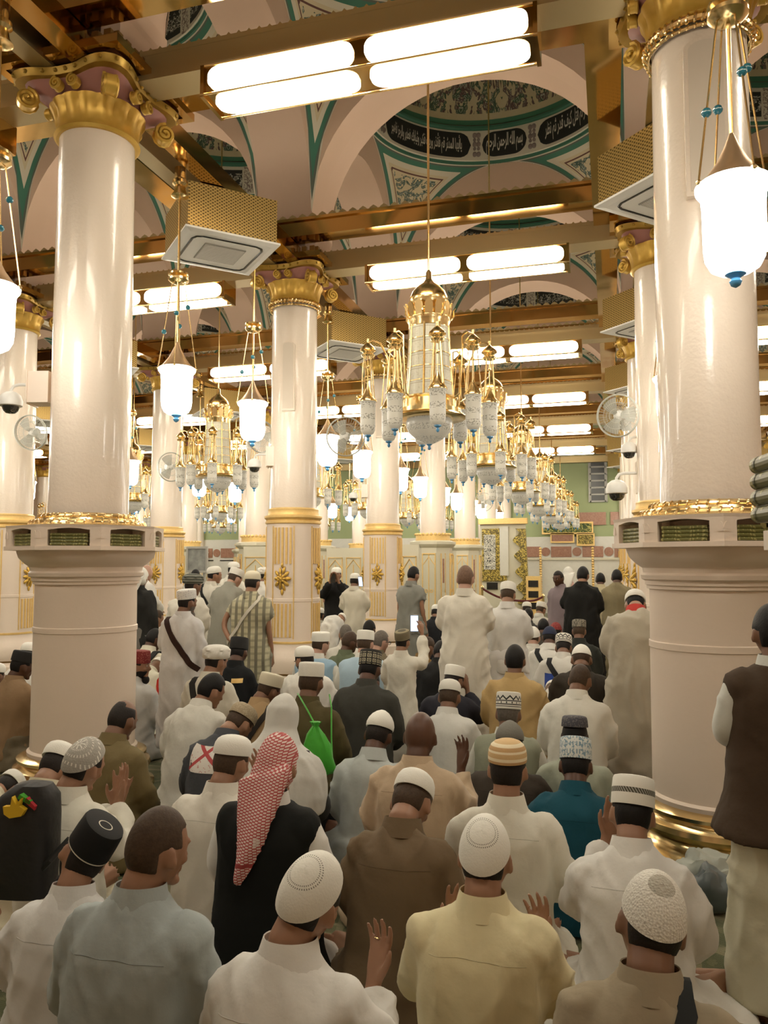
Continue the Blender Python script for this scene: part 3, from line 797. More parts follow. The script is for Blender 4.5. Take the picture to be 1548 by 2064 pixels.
def remesh(o, voxel, smooth, fold=0.0, seed=0, kind='robe'):
    m = o.modifiers.new('r', 'REMESH'); m.mode = 'VOXEL'; m.voxel_size = voxel; m.use_smooth_shade = True
    if smooth:
        s = o.modifiers.new('s', 'SMOOTH'); s.factor = .5; s.iterations = smooth
    BAKE.append((o, fold, seed, kind))
def bake_all():
    bpy.context.view_layer.update(); dg = bpy.context.evaluated_depsgraph_get()
    for o, fold, seed, kind in BAKE:
        me = bpy.data.meshes.new_from_object(o.evaluated_get(dg)); o.modifiers.clear()
        old = o.data; o.data = me
        if fold:
            n = len(me.vertices); P = np.empty(n * 3); N = np.empty(n * 3)
            me.vertices.foreach_get('co', P); me.vertices.foreach_get('normal', N); P = P.reshape(-1, 3); N = N.reshape(-1, 3)
            a = vnoise(P * (11, 11, 3.0) + .35 * np.sin(P[:, [2, 0, 1]] * 9), seed); r = 1 - np.abs(2 * a - 1)
            b = vnoise(P * (7, 7, 8) + 5, seed + 1); c = 1 - np.abs(2 * vnoise(P * (18, 18, 12) + (P[:, [1, 2, 0]] * 6), seed + 2) - 1)
            side = np.clip(np.abs(P[:, 0]) / .22, 0, 1) ** 2
            k = {'stand': 1.3, 'sit': .8, 'hang': 1.0, 'vest': .4}.get(kind, .6)
            sx = np.sign(P[:, 0]); ac = np.abs(P[:, 0]) * .80 - P[:, 2] * .60; al = np.abs(P[:, 0]) * .60 + P[:, 2] * .80
            dg_ = 1 - np.abs(2 * vnoise(np.stack([ac * 13 + .8 * b, al * 3.2, sx * 3 + P[:, 1] * 2.5], 1), seed + 4) - 1)
            dsp = fold * (k * (r - .6) + .5 * (b - .5) + (.25 + .9 * side) * .55 * (np.clip(c, .55, 1) - .75) + (.35 + .65 * side) * .95 * (np.clip(dg_, .5, 1) ** 2 - .55) * (0 if kind == 'hang' else 1))
            P = P + N * dsp[:, None]; P[:, 2] = np.maximum(P[:, 2], .004)
            me.vertices.foreach_set('co', P.ravel()); me.update()
        me.shade_smooth()
    for f in LATER: f()
CL = {}
def cloth(rgb, rough=.85, kind='plain'):
    k = (tuple(round(c, 3) for c in rgb), kind)
    if k in CL: return CL[k]
    def fn():
        t = noise(scale=6, detail=3)
        a = tuple(c * .93 for c in rgb); b = tuple(min(1, c * 1.05) for c in rgb); c = mixc(t, a, b)
        if kind == 'check':
            x, y, z = coords('Object')
            g = mx(band(fr(x * 13.0 + y * 4.0), .0, .42) * .75, band(fr(z * 15.0), .0, .35) * .35)
            c = mixc(g, c, (.10, .095, .075))
        return c
    m = mat('cloth %d' % len(CL), rgb, rough=rough, spec=.25, sheen=.12 if sum(rgb) > 1 else 0, fn=fn, bump=lambda: noise(scale=38, detail=3), bd=.004, bs=.35)
    CL[k] = m; return m
SKN = [(.48, .28, .20), (.33, .175, .105), (.20, .10, .058), (.10, .045, .025), (.035, .018, .013)]
def skin(i):
    c = SKN[i]
    return mat('skin %d' % i, c, rough=.45, spec=.4, fn=lambda: mixc(noise(scale=9), tuple(v * .85 for v in c), tuple(v * 1.1 for v in c)))
HRC = {'black': (.006, .005, .005), 'dark': (.014, .010, .008), 'brown': (.055, .032, .018), 'grey': (.13, .11, .09), 'buzz': (.062, .038, .022), 'sandy': (.17, .10, .065)}
def hairm(c): return mat('hair ' + c, HRC[c], rough=.6, spec=.3, fn=lambda: mixc(noise(scale=70, detail=2), tuple(v * .6 for v in HRC[c]), tuple(v * 1.4 for v in HRC[c])), bump=lambda: noise(scale=120, detail=2), bd=.003, bs=.5)
# caps' cloth: patterns follow the cap's own axes (z up through the crown, origin at the head's centre)
def capm(k):
    W = (.80, .78, .70)
    if k == 'white': return mat('cap white', W, rough=.8, sheen=.2, bump=lambda: noise(scale=160, detail=1), bd=.002, bs=.5)
    if k == 'cream': return mat('cap cream', (.70, .64, .48), rough=.8, bump=lambda: noise(scale=140, detail=1), bd=.002, bs=.5)
    def dots():
        x, y, z = coords('Object'); r = V.m('SQRT', x * x + y * y); a = V.m('ARCTAN2', y, x)
        d = mx(band(r, .040, .0435), band(r, .047, .0505)) * band(fr(a * 7.6), .25, .68) * (z > .06)
        return mixc(d, W, (.22, .21, .17))
    if k == 'dots': return mat('cap with ring of holes', W, rough=.8, fn=dots, bump=lambda: noise(scale=160, detail=1), bd=.002, bs=.5)
    def knit():
        x, y, z = coords('Object'); r = V.m('SQRT', x * x + y * y)
        c = mixc((r < .034) * (z > .06), (.72, .69, .61), (.42, .39, .32))
        return mixc(fr(V.m('ARCTAN2', y, x) * 9.5) * .35, c, (.38, .35, .29))
    if k == 'knit': return mat('cap knitted', rough=.85, fn=knit, bump=lambda: voro(scale=150), bd=.004, bs=.7)
    def crochet():
        x, y, z = coords('Object'); r = V.m('SQRT', x * x + y * y); a = V.m('ARCTAN2', y, x)
        d = mx(band(fr(r * 42.0), .3, .62) * band(fr(a * 4.46 + r * 12.0), .3, .62), (r < .03) * (ab(fr(a * 1.273) - .5) < .12))
        return mixc(d, (.40, .38, .33), (.80, .78, .70))
    if k == 'crochet': return mat('cap silver crochet', rough=.75, fn=crochet, bump=lambda: voro(scale=110), bd=.003, bs=.5)
    def blackring():
        x, y, z = coords('Object'); r = V.m('SQRT', x * x + (y + .02) * (y + .02))
        return mixc(mx(band(r, .024, .0285) * (z > .09), band(z, .028, .0325)), (.010, .010, .010), (.62, .58, .48))
    if k == 'blackring': return mat('cap black velvet', rough=.7, fn=blackring, spec=.2)
    def tan():
        x, y, z = coords('Object'); f = fr(z * 17.5 + .1)
        return mixc(band(f, .12, .46), mixc(band(f, .62, .9), (.80, .70, .48), (.52, .32, .14)), (.62, .42, .20))
    if k == 'tanstripe': return mat('cap tan striped', rough=.8, fn=tan, bump=lambda: noise(scale=120), bd=.002, bs=.4)
    def stripe():
        x, y, z = coords('Object')
        d = band(z, .068, .088) * (.55 + .45 * (fr(V.m('ARCTAN2', y, x) * 9.0 + z * 60.0) > .4))
        return mixc(d, W, (.07, .065, .045))
    if k == 'stripe': return mat('cap white with dark stripe', rough=.75, fn=stripe)
    def paleblue():
        x, y, z = coords('Object'); a = V.m('ARCTAN2', y, x)
        d = mx(band(ab(fr(a * 3.2) - .5), .12, .30) * band(fr(z * 26.0), .2, .8), (noise(scale=75, detail=1) > .57) * 1.0)
        return mixc(d, (.66, .68, .64), (.22, .33, .40))
    if k == 'paleblue': return mat('cap pale blue pattern', rough=.8, fn=paleblue)
    def diamond():
        x, y, z = coords('Object'); a = V.m('ARCTAN2', y, x)
        zig = ab(fr(a * 2.2) - .5) * .045 + .092
        d = mx(mx(band(z - zig, -.012, .0), band(z, .052, .058)), mx(band(z, .075, .081), mx(band(z, .040, .044), band(fr(a * 2.86), .40, .60) * band(z, .060, .072))))
        return mixc(d, (.76, .74, .66), (.03, .03, .03))
    if k == 'diamond': return mat('cap white and black zigzag', rough=.8, fn=diamond)
    def checkdark():
        x, y, z = coords('Object'); a = V.m('ARCTAN2', y, x)
        f, g = ab(fr(a * 2.55) - .5), ab(fr(z * 29.0) - .5)
        d = mx(band(mx(f, g), .24, .36), (mx(f, g) < .10)) * (z < .112)
        return mixc(d, (.02, .02, .017), (.58, .53, .36))
    if k == 'checkdark': return mat('cap black and gold squares', rough=.75, fn=checkdark)
    def ribbed():
        x, y, z = coords('Object'); return mixc(fr(z * 62.0) < .4, (.26, .22, .13), (.09, .075, .045))
    if k == 'ribbed': return mat('cap ribbed olive', rough=.85, fn=ribbed)
    def mesh():
        x, y, z = coords('Object'); return mixc(voro(scale=160) < .35, (.36, .29, .19), (.55, .46, .32))
    if k == 'mesh': return mat('cap tan mesh', rough=.85, fn=mesh)
    if k == 'navyband': return mat('cap navy band', rough=.85, fn=lambda: mixc(noise(scale=90, detail=1) > .55, (.07, .07, .085), (.14, .13, .13)))
    if k == 'lace': return mat('cap white lace', rough=.8, fn=lambda: mixc(voro(scale=75) < .3, (.74, .73, .70), (.46, .45, .47)))
    if k == 'greyknit': return mat('cap grey', (.19, .18, .15), rough=.9, bump=lambda: noise(scale=120), bd=.003, bs=.5)
    if k == 'greypat': return mat('cap grey pattern', rough=.85, fn=lambda: mixc(noise(scale=50, detail=1, dist=2) > .5, (.30, .27, .21), (.08, .075, .06)))
    if k == 'red': return mat('cap dark red', rough=.8, fn=lambda: mixc(noise(scale=90, detail=1) > .6, (.20, .02, .02), (.34, .10, .07)))
    if k == 'turbangrey': return mat('turban grey', rough=.85, fn=lambda: mixc(fr(coords('Object')[2] * 34.0) < .45, (.20, .20, .16), (.05, .055, .04)))
    if k == 'navy': return mat('cap navy', (.015, .022, .055), rough=.85)
    if k == 'black': return mat('cap black', (.012, .012, .012), rough=.8)
    return capm('white')
CAPS = {   # kind: (rim height on the head, rings (scale, z))
    'kufi': (.034, [(.92, .004), (1.05, 0), (1.07, .008), (1.065, .03), (1.02, .052), (.90, .071), (.70, .084), (.45, .091), (.2, .094), (.02, .095)]),
    'flat': (.034, [(.92, .004), (1.05, 0), (1.06, .006), (1.06, .05), (1.045, .078), (1.0, .088), (.9, .092), (.6, .095), (.02, .096)]),
    'low': (.058, [(.92, .004), (1.03, 0), (1.04, .006), (1.0, .04), (.94, .058), (.8, .066), (.4, .07), (.02, .071)]),
    'tall': (.026, [(.92, .004), (1.06, 0), (1.07, .006), (1.06, .06), (1.03, .098), (.98, .108), (.85, .111), (.4, .113), (.02, .114)]),
    'skull': (-.002, [(.92, .004), (1.04, 0), (1.07, .01), (1.085, .045), (1.05, .078), (.94, .103), (.76, .118), (.5, .127), (.25, .130), (.02, .131)]),
    'turban': (.02, [(.9, .004), (1.05, 0), (1.22, .012), (1.3, .035), (1.24, .06), (1.27, .072), (1.12, .092), (.95, .1), (.7, .11), (.35, .114), (.02, .115)]),
    'peak': (.034, [(.92, .004), (1.05, 0), (1.08, .008), (1.08, .03), (.98, .055), (.78, .08), (.5, .1), (.22, .112), (.02, .116)]),
}
HX, HY, HZ = .076, .097, .118
def head_sphere(k=1.0, n=28, m=18, keep=None, inset=.9):
    R = []
    for j in range(m + 1):
        t = PI * (.012 + .976 * j / m); rg = []
        for i in range(n):
            a = 2 * PI * i / n; x, y, z = math.sin(t) * math.cos(a), math.sin(t) * math.sin(a), -math.cos(t)
            q = k
            if keep is not None: q = k if keep(x, y, z) else inset
            px, py, pz = HX * x * q, HY * y * q, HZ * z * q
            if z < 0:
                px *= 1 - .22 * z * z; py *= (1 - .10 * z * z) if y > 0 else (1 - .42 * z * z)
                if y > 0: py += .006 * z * z
            rg.append((px, py, pz))
        R.append(rg)
    return R
def nape(x, y, z): return (y < .15 and z > -.52) and not (abs(x) > .78 and z < .0 and y > -.35) or (z > .46) or (z > .05 and y < .35)
def head_parts(b, H, ears=1.0):
    b.rings(head_sphere(), H)
    b.rings([ell(0, y, z, r, r * .85, 10) for y, z, r in ((.088, .012, .010), (.098, -.012, .014), (.105, -.03, .017), (.096, -.042, .014))], H)          # nose
    b.ball((0, .083, .020), (.052, .017, .011), 12, 6, H)          # brow
    b.ball((0, .086, -.058), (.026, .012, .007), 10, 6, H); b.ball((0, .084, -.069), (.022, .012, .007), 10, 6, H)   # lips
    b.ball((0, .072, -.095), (.03, .022, .018), 10, 6, H)
    for s in (-1, 1):
        b.ball((s * .042, .062, -.026), (.022, .02, .018), 8, 6, H)
        E = H @ Tr(s * .077, -.004, -.012) @ Rz(s * -.45)
        b.ball((s * .004, -.006, .0), (.0075, .018 * ears, .029 * ears), 10, 8, E); b.ball((0, .008, -.016), (.010, .012, .018), 8, 6, E)
def hand(b, M, side, curl=.25, k=1.0, spread=.16, thick=1.0):
    """M: wrist frame; z along the fingers, y out of the palm, x to the side; side=+1 right hand (thumb towards -x)"""
    b.rings([ell(0, 0, z, rx * k, ry * k, 12) for z, rx, ry in ((-.03 * k, .027, .021), (0, .028, .019), (.03 * k, .038, .017), (.07 * k, .043, .015), (.092 * k, .042, .013), (.098 * k, .03, .009))], M)
    for j, (x, L, r) in enumerate(((-.031, .070, .0092), (-.0105, .079, .0095), (.0105, .073, .0092), (.031, .056, .0082))):
        x *= side; a = spread * (j - 1.5) * side; pts = [Vector((x * k, 0, .08 * k))]; ang = 0.04; p = pts[0].copy()
        for q, f in enumerate((.30, .42, .28)):
            ang += curl * (.5 + .35 * q); d = Vector((math.sin(a) * math.cos(ang), math.sin(ang), math.cos(a) * math.cos(ang)))
            p = p + d * (L * f + (.014 if q == 0 else 0)) * k; pts.append(p.copy())
        b.tube(pts, [r * k * thick * v for v in (1.1, 1.05, .98, .72)], 8, M); b.ball(pts[-1], r * .72 * k * thick, 6, 5, M)
    t = [Vector((-side * .020, .004, .015)), Vector((-side * .042, .012, .038)), Vector((-side * .058, .018, .066)), Vector((-side * .064, .024, .092))]
    b.tube([v * k for v in t], [.015 * k, .0125 * k, .0105 * k, .008 * k], 8, M); b.ball(t[-1] * k, .008 * k, 6, 5, M)
ARMS = {   # elbow, wrist (right arm, from the hips), palm normal, finger direction
    'lap': ((.275, .03, .22), (.14, .28, .10), (0, -.3, -1), (-.45, .85, -.2)),
    'fold': ((.26, .02, .22), (.06, .20, .24), (0, -1, .1), (-1, .1, .1)),
    'dua': ((.275, .10, .20), (.15, .28, .29), (-.55, -.83, .2), (-.05, .35, .93)),
    'wide': ((.285, .10, .20), (.15, .28, .36), (-.5, -.85, .1), (.12, .2, .97)),
    'face': ((.255, .14, .24), (.10, .21, .53), (-.4, -.9, .1), (-.25, .1, .95)),
    'ear': ((.30, .10, .33), (.135, .13, .56), (-1, .2, 0), (-.15, -.05, .98)),
    'down': ((.235, -.03, .20), (.235, .05, -.04), (-1, 0, .1), (0, .15, -.98)),
    'phone': ((.30, .20, .40), (.155, .37, .70), (-.9, .3, 0), (-.1, .25, .96)),
    'camera': ((.26, .14, .30), (.07, .27, .56), (-.8, .5, 0), (-.25, .2, .95)),
    'up': ((.265, .15, .28), (.165, .28, .48), (-.6, -.8, .1), (.05, .1, 1.0)),
    'up2': ((.24, .15, .26), (.085, .26, .47), (-.55, -.8, .1), (.05, .1, 1.0)),
    'cross': ((.20, .18, .25), (-.065, .27, .43), (-.3, -.9, .1), (-.1, .1, 1.0)),
    'hips': ((.31, -.06, .24), (.17, -.13, .08), (0, .7, -.6), (-.9, 0, -.3)),
    'knees': ((.24, .20, .30), (.16, .50, .55), (0, -.2, -1), (0, .4, -.9)),
}
TORSO = [(0, .200, .158, 0), (.1, .190, .15, 0), (.2, .180, .14, -.002), (.32, .180, .142, -.004), (.40, .182, .136, -.008), (.44, .174, .122, -.010), (.478, .145, .104, -.012), (.512, .108, .088, -.010), (.54, .082, .078, -.006), (.56, .066, .068, -.002)]
NPEO = [0]
def smoothpath(pts, n=3):
    pts = [Vector(p) for p in pts]
    for _ in range(n):
        q = [pts[0]]
        for a, b in zip(pts, pts[1:]): q += [a * .75 + b * .25, a * .25 + b * .75]
        pts = q + [pts[-1]]
    return pts
def person(x, y, w, pose, label, top=(.7, .68, .6), cap=None, capt='kufi', ct=.12, hair='dark', thick=1.035, sk=1, arms='lap', lean=.12, side=0.0, nod=.15, turn=0.0, tilt=0.0,
           rz=0.0, wid=1.0, d=None, vest=None, bottom=None, short=False, collar=True, strap=None, beard=None, ckind='plain', robe_hem=.10, face=False, scarf=None, shawl=None, hood=False, fold=.021, capband=None, hipmax=.34, curl=.25, capname='cap', collar_c=None, near=None, watch=False, yoke=True):
    NPEO[0] += 1; seed = NPEO[0] * 13
    if d is None: d = (262.0 if cap or shawl or scarf else 248.0) / w
    P = at_d(x, y, d)
    stand = pose in ('stand', 'bow')
    vox_r = .011 if d < 3 else (.014 if d < 4.6 else (.019 if d < 7.5 else .028)); vox_b = .0062 if d < 2.8 else (.0075 if d < 4.6 else (.010 if d < 7.5 else .016))
    hip = .93 if stand else (.24 if pose == 'kneel' else .13)
    NP = Vector((0, -.012, .575))                       # neck pivot, from the hips
    capz = 0.0
    # head frame without hips
    L = .50; k = lean / L
    def bend(p, h):
        px, py, pz = p; q = pz - h
        if q <= 0: return Vector(p)
        t = min(q, L); a = k * t
        if abs(k) < 1e-4: cy_, cz_ = 0.0, t
        else: cy_, cz_ = (1 - math.cos(a)) / k, math.sin(a) / k
        r = q - t
        return Vector((px + side * q, cy_ + py * math.cos(a) + r * math.sin(a), h + cz_ - py * math.sin(a) + r * math.cos(a)))
    def headM(h):
        np_ = bend(NP + Vector((0, 0, h)), h)
        return Tr(*np_) @ Ry(side * .8 + tilt) @ Rz(turn) @ Rx(-(lean * .75 + nod)) @ Tr(0, .040, .098)
    def topz(h):
        Hh = headM(h); best = None
        hz = HZ + .011 if cap and capt == 'skull' else (CAPS[capt][0] + CAPS[capt][1][-1][1] if cap else HZ * thick)
        for i in range(24):
            for j in range(12):
                t, a = PI * .5 * j / 12, 2 * PI * i / 24
                v = Hh @ Vector((HX * math.sin(t) * math.cos(a), HY * math.sin(t) * math.sin(a), hz * math.cos(t)))
                if best is None or v.z > best.z: best = v
        return best
    T = topz(hip); s = 1.0
    if stand: s = P[2] / T.z
    else:
        dz = P[2] - T.z; hn = min(hipmax, max(.09, hip + dz)); hip = hn; T = topz(hip); s = P[2] / T.z
    root = empty('person', (0, 0, 0), rz, label, 'person', 'worshippers')
    root.scale = (s, s, s); off = Rz(rz) @ Vector((T.x * s, T.y * s, 0)); root.location = (P[0] - off.x, P[1] - off.y, 0)
    H = headM(hip); W = wid * .95
    B = lambda p: bend(Vector(p) + Vector((0, 0, hip)), hip)
    ar = arms if isinstance(arms, tuple) else (arms, arms)       # (left, right)
    # -------- body
    b = MB(); head_parts(b, H)
    b.tube([B((0, -.012, .44)), B((0, -.018, .52)), bend(NP + Vector((0, 0, hip)), hip), H @ Vector((0, -.022, -.05)), H @ Vector((0, -.012, .0))], [.075, .066, .058, .057, .055], 14)
    b.tube([B((0, 0, -.02)), B((0, 0, .2)), B((0, -.01, .47))], [.10, .09, .08], 10)
    jn = {}
    for sg, nm in ((-1, ar[0]), (1, ar[1])):
        E, Wr, pn, fd = ARMS[nm]; f = lambda v: (sg * v[0] * (.84 * W if abs(v[0]) > .2 else 1), v[1], v[2])
        S0 = (sg * .10 * W, -.01, .46); S1 = (sg * .158 * W, -.012, .445)
        if nm == 'knees' or pose == 'bow': q = lambda v: Vector(v) + Vector((0, 0, hip))
        pS0, pS, pE, pW = B(S0), B(S1), B(f(E)), B(f(Wr))
        if pose == 'bow': pE, pW = Vector((sg * .2, .38, .62)), Vector((sg * .13, .22, .48))
        path = smoothpath([pS0, pS, pE, pW], 3); m = len(path)
        b.tube(path, [.046 - .020 * (i / (m - 1)) ** .8 for i in range(m)], 10)
        ang = lean * min(1, max(0, (Wr[2]) / L)); rot = Matrix.Rotation(-ang, 3, 'X') if pose != 'bow' else Matrix.Identity(3)
        z = (rot @ Vector(f(fd) if abs(fd[0]) > .3 else (sg * fd[0], fd[1], fd[2]))).normalized(); yv = rot @ Vector((sg * pn[0], pn[1], pn[2])); xv = yv.cross(z).normalized(); yv = z.cross(xv)
        M = Matrix(((xv.x, yv.x, z.x, pW.x), (xv.y, yv.y, z.y, pW.y), (xv.z, yv.z, z.z, pW.z), (0, 0, 0, 1))) @ Tr(0, 0, .03)
        hand(b, M, sg, curl, 1.0, .16 if d < 4.6 else .3, 1.0 if d < 4.6 else 1.3); jn[sg] = (path, M, pW)
    if stand:
        for sg in (-1, 1):
            b.tube([(sg * .09, 0, hip), (sg * .095, .02, .5), (sg * .1, -.01, .09)], [.09, .06, .045], 10)
            b.ball((sg * .105, .055, .042), (.045, .125, .042), 12, 8)
    else:
        for sg in (-1, 1):
            if pose == 'kneel':
                b.tube([B((sg * .09, .0, -.02)), (sg * .13, .40, .10), (sg * .11, -.16, .06)], [.09, .07, .045], 10); b.ball((sg * .10, -.235, .05), (.04, .10, .045), 10, 8)
            else:
                b.tube([B((sg * .09, .0, -.02)), (sg * .34, .26, .10), (-sg * .05, .32, .06)], [.09, .07, .045], 10); b.ball((-sg * .12, .30, .045), (.09, .045, .04), 10, 8)
    ob = b.build('body', skin(sk), root); remesh(ob, vox_b, 2 if d < 4.6 else 1)
    # -------- robe or shirt
    r = MB(); N = 30
    def ring(z, rx, ry, yy, p=2.35, kx=1.0): return [B((px, py, z)) for px, py, _ in ell(0, yy, 0, rx * W * kx, ry * (.5 + .5 * W) * kx, N, p)]
    up = [ring(z, rx, ry, yy, kx=.94 if vest else 1.0) for z, rx, ry, yy in TORSO]
    if stand and pose != 'bow':
        lo = [[(px, py, robe_hem) for px, py, _ in ell(0, 0, 0, .245 * W, .185, N)], [(px, py, .45) for px, py, _ in ell(0, -.005, 0, .228 * W, .17, N)], [(px, py, .75) for px, py, _ in ell(0, -.01, 0, .218 * W, .168, N)]]
    elif pose == 'bow':
        lo = [[(px, py, robe_hem) for px, py, _ in ell(0, 0, 0, .23 * W, .17, N)], [(px, py, .6) for px, py, _ in ell(0, -.02, 0, .21 * W, .165, N)], [(px, py, .85) for px, py, _ in ell(0, -.03, 0, .215 * W, .18, N)]]
    elif pose == 'kneel':
        h = hip
        lo = [[(px, py, .006) for px, py, _ in ell(0, .13, 0, .255 * W, .35, N, 2.6)], [(px, py, .07) for px, py, _ in ell(0, .12, 0, .262 * W, .355, N, 2.6)], [(px, py, h * .6) for px, py, _ in ell(0, .06, 0, .25 * W, .26, N, 2.5)], [(px, py, h * .92) for px, py, _ in ell(0, .01, 0, .225 * W, .185, N, 2.4)]]
    else:
        h = max(hip, .1)
        lo = [[(px, py, .006) for px, py, _ in ell(0, .12, 0, .40 * W, .32, N, 2.2)], [(px, py, .06) for px, py, _ in ell(0, .12, 0, .405 * W, .315, N, 2.2)], [(px, py, .12) for px, py, _ in ell(0, .08, 0, .34 * W, .26, N, 2.2)], [(px, py, .19) for px, py, _ in ell(0, .01, 0, .235 * W, .185, N, 2.3)]]
        up = [u for u in up if min(v[2] for v in u) > .20 - lean * .1]
    cm = cloth(top, kind=ckind)
    if bottom:
        bo = MB(); bo.rings(lo + up[:2]); o2 = bo.build('trousers', cloth(bottom), root); remesh(o2, vox_r, 3, fold, seed + 5, 'stand' if stand else 'sit')
        t0 = [ring(-.10, .215, .17, -.005)] if not stand else [ring(-.16, .222, .172, -.005, kx=1.0)]
        r.rings(([[(px, py, max(.03, pz)) for px, py, pz in t0[0]]] if hip > .17 else []) + ([ring(-.03, .213, .166, -.004)] if hip > .17 else []) + up)
    else: r.rings(lo + up)
    for sg in (-1, 1):
        path, M, pW = jn[sg]; m = len(path)
        if short: path = path[:int(m * .55)]
        mm = len(path); rr = [.058 + .020 * min(1, i / (.3 * m)) - .022 * (i / (m - 1)) - .010 * (i > m * .9) + (.010 if short and i == mm - 1 else 0) for i in range(mm)]
        r.tube(path, rr, 14)
        r.ball(B((sg * .150 * W, -.012, .432)), (.074, .078, .074), 14, 10)
    ro = r.build('robe' if not bottom else 'shirt', cm, root); remesh(ro, vox_r, 4 if d < 4.6 else 3, (fold * .3 if vest else fold) * (1.0 if d < 8 else 1.3), seed, 'stand' if stand else 'sit')
    if collar:
        c = MB(); c.rings([[bend((px, py, hip + z), hip) for px, py, _ in ell(0, yy, 0, rx, ry, 28)] for z, rx, ry, yy in ((.510, .096, .092, -.012), (.535, .086, .083, -.012), (.578, .0735, .077, -.010), (.582, .072, .0755, -.010), (.580, .069, .0725, -.010), (.54, .076, .076, -.012))], cap=False)
        c.build('collar', cloth(collar_c) if collar_c else cm, root)
    if vest:
        v = MB(); v.rings([ring(z, rx, ry, yy, kx=1.12) for z, rx, ry, yy in [(-.16 if hip > .22 else -.02, .242, .195, 0)] + TORSO[:-1]])
        for sg in (-1, 1): v.ball(B((sg * .142 * W, -.012, .438)), (.081, .10, .089), 14, 10)
        vo = v.build('vest', cloth(vest), root); remesh(vo, vox_r, 3, fold * .6, seed + 3, 'vest')
    if yoke and d < 4.7 and not vest and not scarf and not shawl:
        def seam():
            t_ = surf_of(root); pts = []
            for i in range(25):
                u = -1 + 2 * i / 24; p = B((u * .15 * W, 0, (.435 if d < 2.9 else .44) - .012 * u * u)); h_ = t_.ray_cast(Vector((p.x, -3, p.z)), Vector((0, 1, 0)))
                if h_[0]: pts.append(h_[0] + Vector((0, -.0004, 0)))
            if len(pts) > 4: MB().tube(smoothpath(pts[1:-1], 2)[::3], .0013, 5).build('yoke_seam', cloth(tuple(c * .75 for c in top)), root)
        LATER.append(seam)
    def back(xx, zz, o=.016):
        rs = TORSO
        for (z0, a0, b0, y0), (z1, a1, b1, y1) in zip(rs, rs[1:]):
            if z0 <= zz <= z1: break
        t = min(1, max(0, (zz - z0) / (z1 - z0))); rx = (a0 + (a1 - a0) * t) * W; ry = (b0 + (b1 - b0) * t) * (.5 + .5 * W); yy = y0 + (y1 - y0) * t
        q = min(.985, abs(xx) / rx); return yy - ry * (1 - q ** 2.35) ** (1 / 2.35) - o
    if strap:
        def later(strap=strap):
            sx, col, swd = strap[:3]; sst = strap[3] if len(strap) > 3 else .118; t_ = surf_of(root); pts, nr = [], []
            for yy in (.07, .03, -.01, -.05):
                p = B((sx * (sst - .006) * W, yy, .5)); h_ = t_.ray_cast(Vector((p.x, p.y, 4)), Vector((0, 0, -1)))
                if h_[0]: pts.append(h_[0]); nr.append(Vector((0, -.15, 1)))
            for i in range(22):
                t = i / 21; p = B((sx * (sst - .31 * t) * W, 0, (.49 if sst > .1 else .515) - .47 * t)); h_ = t_.ray_cast(Vector((p.x, -3, p.z)), Vector((0, 1, 0)))
                if h_[0]: pts.append(h_[0]); nr.append(Vector((h_[1].x * .6, -1, h_[1].z * .4)).normalized())
            st = MB(); vs = []; nr = [sum(nr[max(0, i - 2):i + 3], Vector()).normalized() for i in range(len(nr))]; pts = smoothpath([p + n * .010 for p, n in zip(pts, nr)], 1) if False else [p + n * .010 for p, n in zip(pts, nr)]
            for i, p in enumerate(pts):
                tg = (pts[min(i + 1, len(pts) - 1)] - pts[max(0, i - 1)]).normalized(); sd = tg.cross(nr[i]).normalized() * swd / 2; n2 = nr[i] * .005
                vs += [p + sd + n2, p - sd + n2, p - sd - n2 * 2, p + sd - n2 * 2]
            st.add(vs, [(i * 4 + k_, i * 4 + (k_ + 1) % 4, i * 4 + 4 + (k_ + 1) % 4, i * 4 + 4 + k_) for i in range(len(pts) - 1) for k_ in range(4)] + [(3, 2, 1, 0), tuple(range(len(vs) - 4, len(vs)))])
            st.build('shoulder_strap', cloth(col), root, angle=60)
        LATER.append(later)
    # -------- hair, cap, scarf
    if hair and not shawl and not scarf:
        hk = MB(); kp = nape if hair != 'bald' else (lambda x_, y_, z_: nape(x_, y_, z_) and not (z_ > .62 and y_ > -.5) and y_ < .25)
        hk.rings(head_sphere(thick, 36, 26, kp, .93)); o = hk.build('hair', hairm(hair if hair != 'bald' else 'dark'), root, angle=80); o.matrix_local = H
    if beard:
        bk = MB(); bk.rings(head_sphere(1.05, 30, 22, lambda x_, y_, z_: y_ > -.15 and z_ < -.32 and not (abs(x_) < .2 and z_ > -.45), .93)); bk.ball((0, .07, -.125), (.04, .035, .04), 10, 8)
        o = bk.build('beard', hairm(beard), root, angle=80); o.matrix_local = H
